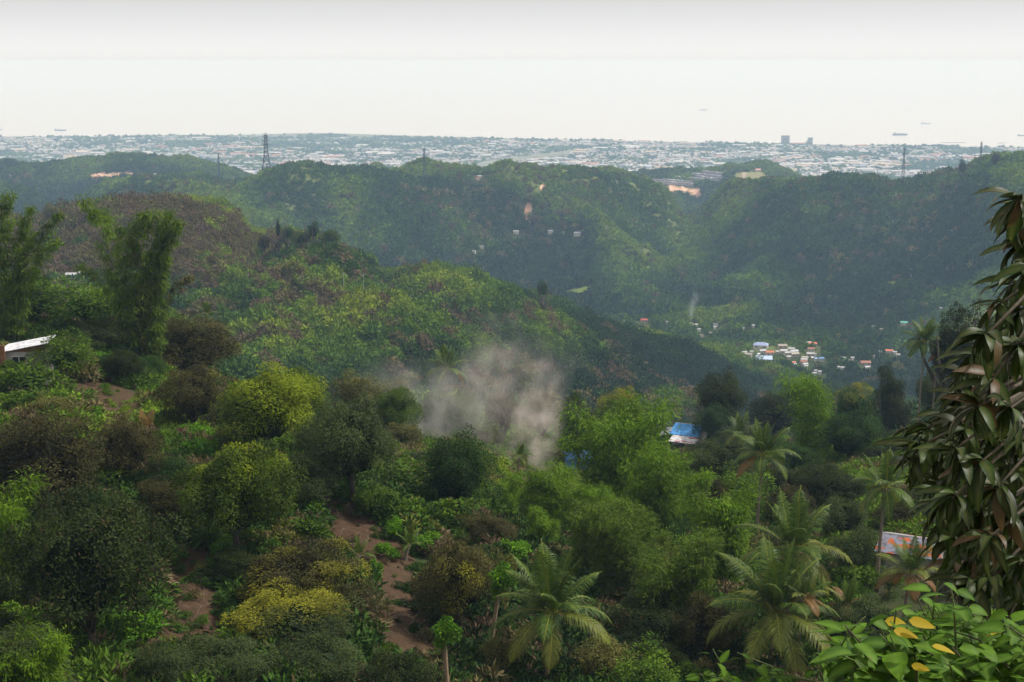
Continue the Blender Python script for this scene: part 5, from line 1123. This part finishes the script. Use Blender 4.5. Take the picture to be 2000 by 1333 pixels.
def stem(pts, r0, r1, name, mat, parent, origin, n=6):
    m = MB(); m.tube([tuple(Vector(p_) - Vector(origin)) for p_ in pts], list(np.linspace(r0, r1, len(pts))), n); return m.build(name, mat, parent, True)
# mango tree whose branches hang in at the right edge
root = at(2330, 1250, 6.6); root.z = float(ground(root.x, root.y)); mt = thing('near_mango_tree', 'mango tree right beside the camera, dark long leaves hanging in from the right edge', 'mango tree', root)
trunkp = [root + Vector((0, 0, -0.3)), root + Vector((0.05, 0.1, 0.8)), at(2260, 1000, 6.7), at(2200, 700, 6.8), at(2150, 350, 6.9)]
stem(trunkp, 0.16, 0.05, 'trunk', BARK, mt, root, 10)
WH = [(1988, 402), (2010, 440), (1990, 492), (2005, 540), (1972, 575), (1945, 612), (1990, 625), (1962, 655), (1925, 668), (1990, 690), (1900, 712), (1950, 716), (1885, 748), (1935, 760), (1990, 765), (1862, 790), (1910, 806), (1962, 812), (2010, 820), (1838, 832), (1885, 850), (1940, 862), (1990, 872), (1815, 872),
      (1862, 892), (1912, 908), (1965, 920), (2010, 930), (1845, 935), (1895, 955), (1945, 968), (1990, 978), (1860, 985), (1915, 1012), (1965, 1022), (2010, 1030), (1880, 1048), (1932, 1062), (1985, 1075), (1855, 1062), (1905, 1100), (1955, 1112), (2005, 1120), (1880, 1120), (1930, 1145), (1820, 905), (1875, 820)]
BACK = [(1965, 700), (1925, 780), (1975, 790), (1900, 860), (1950, 900), (1990, 850), (1900, 930), (1960, 1000), (1935, 1040), (1990, 1040), (1910, 1070), (1960, 1090), (1995, 960), (2005, 1170), (1965, 1175), (1940, 1100), (1985, 1140), (2000, 740), (2015, 620), (1975, 940), (2010, 880)]
g0 = random.Random(4)
WH += [(g0.uniform(1850, 2010), g0.uniform(870, 1175)) for _ in range(16)]
WH += [(1795, 885), (1782, 915), (1806, 852), (1835, 1000), (1842, 1035), (1828, 960), (1975, 450), (1992, 420)]
BACK2 = [(g0.uniform(1890, 2020), g0.uniform(840, 1190)) for _ in range(26)] + [(x + dx, y + dy) for x, y in BACK for dx, dy in ((35, 20),) if x + dx > 1950]
gm = random.Random(21)
lim = [at(2180, 520, 6.8), at(2190, 760, 6.8), at(2200, 950, 6.7), at(2230, 1120, 6.7)]
for k, (px, py) in enumerate(WH + BACK + BACK2):
    back = k >= len(WH); D = gm.uniform(7.0, 8.2) if back else gm.uniform(5.3, 6.9); tip = at(px, py - 12, D); b = min(lim, key=lambda q: (q - tip).length + 0.6 * abs(q.z + 0.0 - tip.z)); mid = tip.lerp(b, 0.45) + Vector((0, 0, 0.10 + 0.1 * gm.random()))
    ax = (tip - mid).normalized(); stem([b, mid, tip], 0.018, 0.005, 'twig', BROWN_ST, mt, root, 5)
    lv = []; nl = gm.randint(12, 16) if not back else 14
    for j in range(nl):
        a = j * 2.4 + gm.uniform(-0.3, 0.3); e = gm.uniform(-0.5, 0.55); perp = ax.orthogonal().normalized(); q2 = ax.cross(perp); d = (perp * cos(a) + q2 * sin(a)) * 1.0 + ax * (0.35 + 0.6 * gm.random()) + Vector((-0.15, 0, -0.45 * gm.random() - 0.1)); L = gm.uniform(0.11, 0.21)
        V, Q = leaf_blade(L, L * gm.uniform(0.22, 0.30), 7, gm.uniform(0.5, 1.5), gm.uniform(0.15, 0.5), wav=0.03, ph=j)
        lv.append((put(V, tip - ax * gm.uniform(0, 0.06), d, gm.uniform(-0.7, 0.7), gm), Q, gm.uniform(0, 1) ** 1.3, 0.75 * (gm.random() < 0.07)))
    spray('leaf_spray', MANGO_L, None, lv, mt, root)
# one brown withered flower head among them
# broad-leaved climber at the bottom right
root = at(1800, 1500, 4.6); root.z = float(ground(root.x, root.y)); bt = thing('broadleaf_climber', 'broad-leaved bright green climber filling the bottom right corner', 'climbing plant', root)
SPRAYS = [(1392, 1268), (1440, 1275), (1365, 1318), (1478, 1300), (1420, 1322), (1530, 1316), (1580, 1300), (1620, 1318), (1650, 1222), (1690, 1205), (1668, 1262), (1720, 1240), (1750, 1190), (1790, 1165), (1832, 1135), (1858, 1150), (1812, 1180), (1770, 1225), (1835, 1205), (1880, 1185), (1925, 1200), (1890, 1232),
      (1800, 1255), (1860, 1265), (1930, 1255), (1985, 1180), (1975, 1225), (1990, 1275), (1740, 1285), (1790, 1305), (1850, 1318), (1910, 1305), (1960, 1320), (1700, 1312), (1660, 1322), (1560, 1340), (1500, 1345), (1620, 1280), (1995, 1330), (1720, 1340), (1880, 1345), (1825, 1230), (1950, 1285), (1640, 1250)]
gb = random.Random(9)
SPRAYS += [(gb.uniform(1640, 2010), gb.uniform(1215, 1345)) for _ in range(34)] + [(gb.uniform(1350, 1660), gb.uniform(1300, 1345)) for _ in range(10)]
for k, (px, py) in enumerate(SPRAYS):
    small = px < 1640; D = gb.uniform(4.2, 5.0) if not small else gb.uniform(5.2, 5.8); tip = at(px, py, D); base_ = at(px + gb.uniform(-60, 160) + (140 if small else 0), 1480 + gb.uniform(0, 60), D + gb.uniform(-0.1, 0.5)); mid = tip.lerp(base_, 0.5) + Vector((gb.uniform(-.1, .1), 0.05, 0.06))
    pts = [base_, mid, tip.lerp(mid, 0.4) + Vector((0, 0, 0.03)), tip]; stem(pts, 0.006, 0.0022, 'stem', GREEN_ST if gb.random() < 0.6 else BROWN_ST, bt, root, 5)
    lv = []; nl = 8 if not small else 8
    for j in range(nl):
        f = j / nl; o_ = tip.lerp(mid, f * 0.95); a = j * 2.4 + gb.uniform(-0.4, 0.4); d = Vector((cos(a), 0.75 * sin(a) - 0.35, gb.uniform(-0.45, 0.35))); L = (gb.uniform(0.065, 0.145) if not small else gb.uniform(0.05, 0.085)) * (0.55 + 0.55 * min(1, f * 3 + 0.2))
        V, Q = leaf_blade(L, L * gb.uniform(0.52, 0.66), 8, gb.uniform(0.2, 0.9), gb.uniform(0.05, 0.3), ovate=True, wav=0.015, ph=j)
        o2 = o_ + d.normalized() * 0.02; lv.append((put(V, o2, d, gb.uniform(-0.6, 0.6), gb), Q, gb.uniform(0, 1), 0.0 if gb.random() > 0.03 else 0.9))
    spray('leaf_spray', BROAD_L, None, lv, bt, root)
for px, py, L, a, lb in ((1795, 1212, 0.085, 0.2, 'yellow leaf'), (1840, 1262, 0.075, -0.3, 'orange-yellow leaf'), (1765, 1232, 0.08, 0.1, 'yellow leaf'), (1800, 1300, 0.06, 0.4, 'orange withered leaf')):
    V, Q = leaf_blade(L, L * 0.42, 7, 0.4, 0.15, ovate=True); o = spray('yellow_leaf', BROAD_L, None, [(put(V, at(px - 20, py, 4.05), (1, -0.2, -0.15), 0.5 + a, gb), Q, 1.0, 1.0)], bt, root)
# ------------------------------------------------------------------ the growth itself
HA = np.array(HOUSES)
def clear_of_houses(X, Y, k=0.75, front=10.0):
    keep = np.ones(len(X), bool)
    for hx, hy, w in HA:
        if hy > 3200: continue
        r = w * k + 3.0; keep &= ~((np.abs(X - hx) < r) & (Y < hy + r * 0.6) & (Y > hy - r - front))
    return keep
def cover(name, label, n, d0, d1, seed, smin, smax, srcs, kind, mask_out=True, keepp=1.0):
    X, Y, g_ = sample(n, d0, d1, seed=seed); gz = ground(X, Y); ok = visible(X, Y, 8) & (gz > 2); X, Y, gz = X[ok], Y[ok], gz[ok]
    px, py = to_px(X, Y, gz + (0.3 if kind == 'near' else 3))
    ok = ~(patch_mask(px, py, Y, ORANGE + FIELD + GRASS) | patch_mask(px, py - 3, Y, ORANGE + FIELD + GRASS) | patch_mask(px + 2, py - 5, Y, ORANGE) | road_mask(px, py, Y) | road_mask(px, py - 3, Y))
    if kind != 'plain': ok &= ~(patch_mask(px, py, Y, SOIL) & (g_.random(len(X)) < (0.60 if kind == 'near' else 0.93)))
    if kind != 'plain': ok &= clear_of_houses(X, Y)
    if kind == 'plain':
        dn = fbm(px / 90, py / 7, 91, 4); ok &= (dn + 0.2 * g_.random(len(X)) < 0.66) & (Y < np.interp(px, [0, 450, 640, 1000, 1500, 2000], [7270, 7470, 7720, 7220, 6720, 6370]))
    X, Y, gz, px, py = X[ok], Y[ok], gz[ok], px[ok], py[ok]; n = len(X)
    big_ = g_.random(n) ** 2.2; scl = smin + (smax - smin) * big_
    scl *= 0.75 + 0.5 * fbm(X / 40, Y / 40, 5, 2)
    if kind == 'near': scl = np.where(patch_mask(px, py, Y, SOIL), scl * 0.34, scl)
    if kind != 'near': scl *= np.where(np.exp(-((X - 300) / 170) ** 2 - ((Y - 1200) / 170) ** 2) > 0.35, 0.7, 1.0)
    pn = fbm(X / 70 + 3, Y / 95, 41, 3); p2 = fbm(X / 240, Y / 240, 47, 3)
    sp_ = spur_at(X, Y); hue = 0.30 + 1.1 * (pn - 0.5) + 0.32 * sp_ + g_.normal(0, 0.035 if kind == 'far' else 0.07, n)
    if kind in ('mid', 'far'): scl = scl * (1 - 0.38 * np.clip(sp_, 0, 1)); hue = np.clip(hue, 0.02, 1)
    if kind == 'mid':
        brown = np.clip((620 - px) / 250, 0, 1) * np.clip((565 - py) / 40, 0, 1) * 0.6 + np.clip((p2 - 0.52) * 5, 0, 0.4)
        brown = np.maximum(brown, 0.5 * np.exp(-((px - 760) / 90) ** 2 - ((py - 520) / 40) ** 2))
        lime = 0.35 * np.exp(-((px - 520) / 90) ** 2 - ((py - 480) / 30) ** 2) + np.exp(-((px - 640) / 70) ** 2 - ((py - 470) / 28) ** 2) * 0.5 + np.exp(-((px - 620) / 160) ** 2 - ((py - 620) / 70) ** 2) * 0.25 + np.exp(-((px - 1000) / 260) ** 2 - ((py - 640) / 60) ** 2) * 0.12
        hue = hue + lime * g_.random(n) ; hue = np.where(0.65 * fbm(X / 16, Y / 22, 61, 2) + 0.35 * g_.random(n) < 0.22 + 0.5 * brown, g_.uniform(0.76, 1.0, n), np.minimum(hue, 0.7))
    elif kind == 'far': hue = np.where(g_.random(n) < 0.03 + np.clip((p2 - 0.58) * 2, 0, 0.2), g_.uniform(0.76, 0.90, n), np.clip(hue * 0.85 + 0.03 + 0.25 * np.clip(p2 - 0.45, 0, 1), 0, 0.56))
    elif kind == 'plain': hue = np.clip(hue * 0.8 + 0.12, 0, 0.55)
    else: hue = np.where(g_.random(n) < 0.28, g_.uniform(0.74, 1.0, n), np.clip(hue * 0.95, 0, 0.7))
    P = np.stack([X, Y, gz + scl * (0.18 if kind != 'near' else 0.05)], -1)
    print(name, n)
    return scatter(name, label, P, scl, g_.integers(0, len(srcs), n), np.clip(hue, 0, 1), srcs)
S_MID = [source('bush source', 900 + k, 16, 30, 0.30, 0.42, 0.66, mat=STUFF, flat=fl) for k, fl in enumerate((0.85, 1.05, 0.7, 1.3, 0.95))]
S_FAR = [source('canopy source', 920 + k, 8, 16, 0.5, 0.5, 0.74, mat=STUFF, flat=fl) for k, fl in enumerate((0.9, 1.1, 0.75, 1.35))]
S_LOW = [source('tuft source', 940 + k, 12, 40, 0.26, 0.30, 0.45, mat=STUFF, flat=fl, droop=-0.2) for k, fl in enumerate((0.8, 1.0, 0.6))]
cover('undergrowth', 'tangled low undergrowth between the near trees', 62000, 42, 345, 1, 0.35, 2.5, S_LOW + S_MID[:1], 'near')
cover('hillside_scrub', 'dense scrub and small trees over the middle hillside', 85000, 345, 1080, 2, 1.6, 6.5, S_MID, 'mid')
cover('distant_forest', 'forest canopy covering the far hills', 210000, 1080, 3250, 3, 2.4, 8.0, S_FAR, 'far')
cover('plain_trees', 'trees scattered through the coastal city', 62000, 3200, 7700, 4, 4.0, 10.0, S_FAR, 'plain')
# ------------------------------------------------------------------ smoke
def smoke(name, label, p0, size, axis, dens, color, nscale=0.35, aniso=0.3, seed=0.0, cat='smoke', thr=0.52):
    """soft column in a box standing at p0; axis = (height fraction, x, radius, strength) stations with x and radius in metres"""
    w, d, h = size; m, n, l = new_mat(name + ' volume'); tc = N(n, 'ShaderNodeTexCoord'); sp = N(n, 'ShaderNodeSeparateXYZ'); l.new(tc.outputs['Object'], sp.inputs[0])
    def math_(op, a, b=None, c=None, clamp=False):
        x = N(n, 'ShaderNodeMath', operation=op); x.use_clamp = clamp
        for i, v in enumerate((a, b, c)):
            if v is None: continue
            if isinstance(v, (int, float)): x.inputs[i].default_value = v
            else: l.new(v, x.inputs[i])
        return x.outputs[0]
    wn_ = N(n, 'ShaderNodeTexNoise'); wn_.inputs['Scale'].default_value = nscale * 0.45; wn_.inputs['Detail'].default_value = 2; l.new(tc.outputs['Object'], wn_.inputs['Vector'])
    sw = N(n, 'ShaderNodeSeparateColor'); l.new(wn_.outputs['Color'], sw.inputs[0])
    zf = math_('DIVIDE', sp.outputs['Z'], h)
    def curve(idx, sc_):
        sc_ = max(sc_, max(a[idx] for a in axis))
        r = N(n, 'ShaderNodeFloatCurve'); cv = r.mapping.curves[0]; vals = [(a[0], a[idx] / sc_) for a in axis]
        while len(cv.points) < len(vals): cv.points.new(0.5, 0.5)
        for pt, (x, y) in zip(cv.points, vals): pt.location = (x, y)
        r.mapping.update(); l.new(zf, r.inputs['Value']); return math_('MULTIPLY', r.outputs[0], sc_)
    cx = math_('SUBTRACT', curve(1, w), w / 2); rad = curve(2, w); st = curve(3, 1.0)
    wob = math_('MULTIPLY', math_('SUBTRACT', sw.outputs[0], 0.5), math_('MULTIPLY', rad, 2.3)); wob2 = math_('MULTIPLY', math_('SUBTRACT', sw.outputs[1], 0.5), math_('MULTIPLY', rad, 1.6))
    dx = math_('ADD', math_('SUBTRACT', sp.outputs['X'], cx), wob); dy = math_('ADD', sp.outputs['Y'], wob2)
    rr = math_('SQRT', math_('ADD', math_('MULTIPLY', dx, dx), math_('MULTIPLY', dy, dy))); fall = math_('SUBTRACT', 1.0, math_('DIVIDE', rr, rad), clamp=True); fall = math_('MULTIPLY', fall, math_('SUBTRACT', 2.0, fall)); fall = math_('POWER', fall, 2.6)
    mp = N(n, 'ShaderNodeMapping'); mp.inputs['Location'].default_value = (seed, seed * 2, 0); mp.inputs['Scale'].default_value = (1.1, 1.1, 0.85); l.new(tc.outputs['Object'], mp.inputs['Vector'])
    nz = N(n, 'ShaderNodeTexNoise'); nz.inputs['Scale'].default_value = nscale; nz.inputs['Detail'].default_value = 5; nz.inputs['Roughness'].default_value = 0.55; nz.inputs['Distortion'].default_value = 0.5; l.new(mp.outputs[0], nz.inputs['Vector'])
    nn = math_('MULTIPLY', math_('SUBTRACT', nz.outputs[0], thr - 0.17), 2.6, clamp=True); nn = math_('MULTIPLY', nn, nn)
    dd = math_('MULTIPLY', math_('MULTIPLY', fall, nn), math_('MULTIPLY', st, dens)); v = N(n, 'ShaderNodeVolumePrincipled'); v.inputs['Color'].default_value = (*color, 1); v.inputs['Anisotropy'].default_value = aniso; l.new(dd, v.inputs['Density'])
    o = N(n, 'ShaderNodeOutputMaterial'); l.new(v.outputs[0], o.inputs['Volume'])
    q = MB(); q.box((0, 0, h / 2), (w, d, h)); return tag(q.build(name, m, loc=p0), label, cat)
def plume(name, label, D, x0, x1, y0, y1, stations, dens, color, ns, depth=16, **k):
    """box between photograph columns x0..x1 and rows y0 (top)..y1 (foot) at distance D; stations = (row, column, radius px, strength)"""
    R = D / F; p = at((x0 + x1) / 2, y1, D); w, h = (x1 - x0) * R, (y1 - y0) * R
    return smoke(name, label, tuple(p), (w, depth, h), [((y1 - y) / (y1 - y0), (x - x0) * R, r * R, s) for y, x, r, s in stations], dens, color, ns, **k)
plume('smoke_plume', 'thick pinkish grey smoke column rising from the foot of the bamboo', 212, 920, 1220, 620, 962,
      [(962, 1066, 14, 1.4), (935, 1066, 22, 1.8), (880, 1050, 44, 1.5), (820, 1042, 64, 1.1), (760, 1045, 96, 0.40), (710, 1055, 100, 0.22), (660, 1060, 100, 0.09), (620, 1050, 80, 0.0)], 0.62, (0.97, 0.86, 0.79), 0.33, depth=14)
plume('drifting_smoke', 'paler billow of smoke drifting up and left of the thick column', 216, 760, 1130, 585, 945,
      [(945, 1050, 20, 0.5), (900, 1000, 50, 0.6), (850, 960, 82, 0.8), (780, 940, 105, 0.75), (710, 955, 110, 0.62), (650, 975, 105, 0.35), (585, 960, 90, 0.0)], 0.30, (0.97, 0.88, 0.82), 0.26, depth=18, seed=4.0)
plume('smoke_veil', 'thin veil of smoke lying over the treetops at the far left of the plume', 214, 600, 1000, 680, 915,
      [(915, 800, 70, 0.0), (870, 810, 110, 0.5), (810, 815, 150, 0.6), (750, 810, 150, 0.4), (680, 820, 110, 0.0)], 0.34, (0.93, 0.89, 0.85), 0.25, depth=18, seed=8.0)
D3 = 1290; R3 = D3 / F; q_ = at(1352, 630, D3); w3, h3 = 60 * R3, 62 * R3
smoke('distant_smoke', 'thin white smoke wisp rising in the far valley', (q_.x, q_.y, q_.z), (w3, 30, h3), [(0.0, 30 * R3, 5 * R3, 1.0), (0.3, 27 * R3, 9 * R3, 0.9), (0.6, 31 * R3, 12 * R3, 0.7), (0.85, 36 * R3, 14 * R3, 0.5), (1.0, 38 * R3, 12 * R3, 0.0)], 0.16, (0.85, 0.9, 1.0), 0.07, seed=9.0)
D4 = 1500; R4 = D4 / F; q_ = at(1678, 475, D4); w4, h4 = 50 * R4, 60 * R4
smoke('faint_smoke', 'faint bluish smoke on the right-hand far hillside', (q_.x, q_.y, q_.z), (w4, 30, h4), [(0.0, 25 * R4, 4 * R4, 1.0), (0.35, 24 * R4, 9 * R4, 0.8), (0.7, 27 * R4, 14 * R4, 0.5), (1.0, 30 * R4, 14 * R4, 0.0)], 0.06, (0.75, 0.85, 1.0), 0.07, seed=2.0)
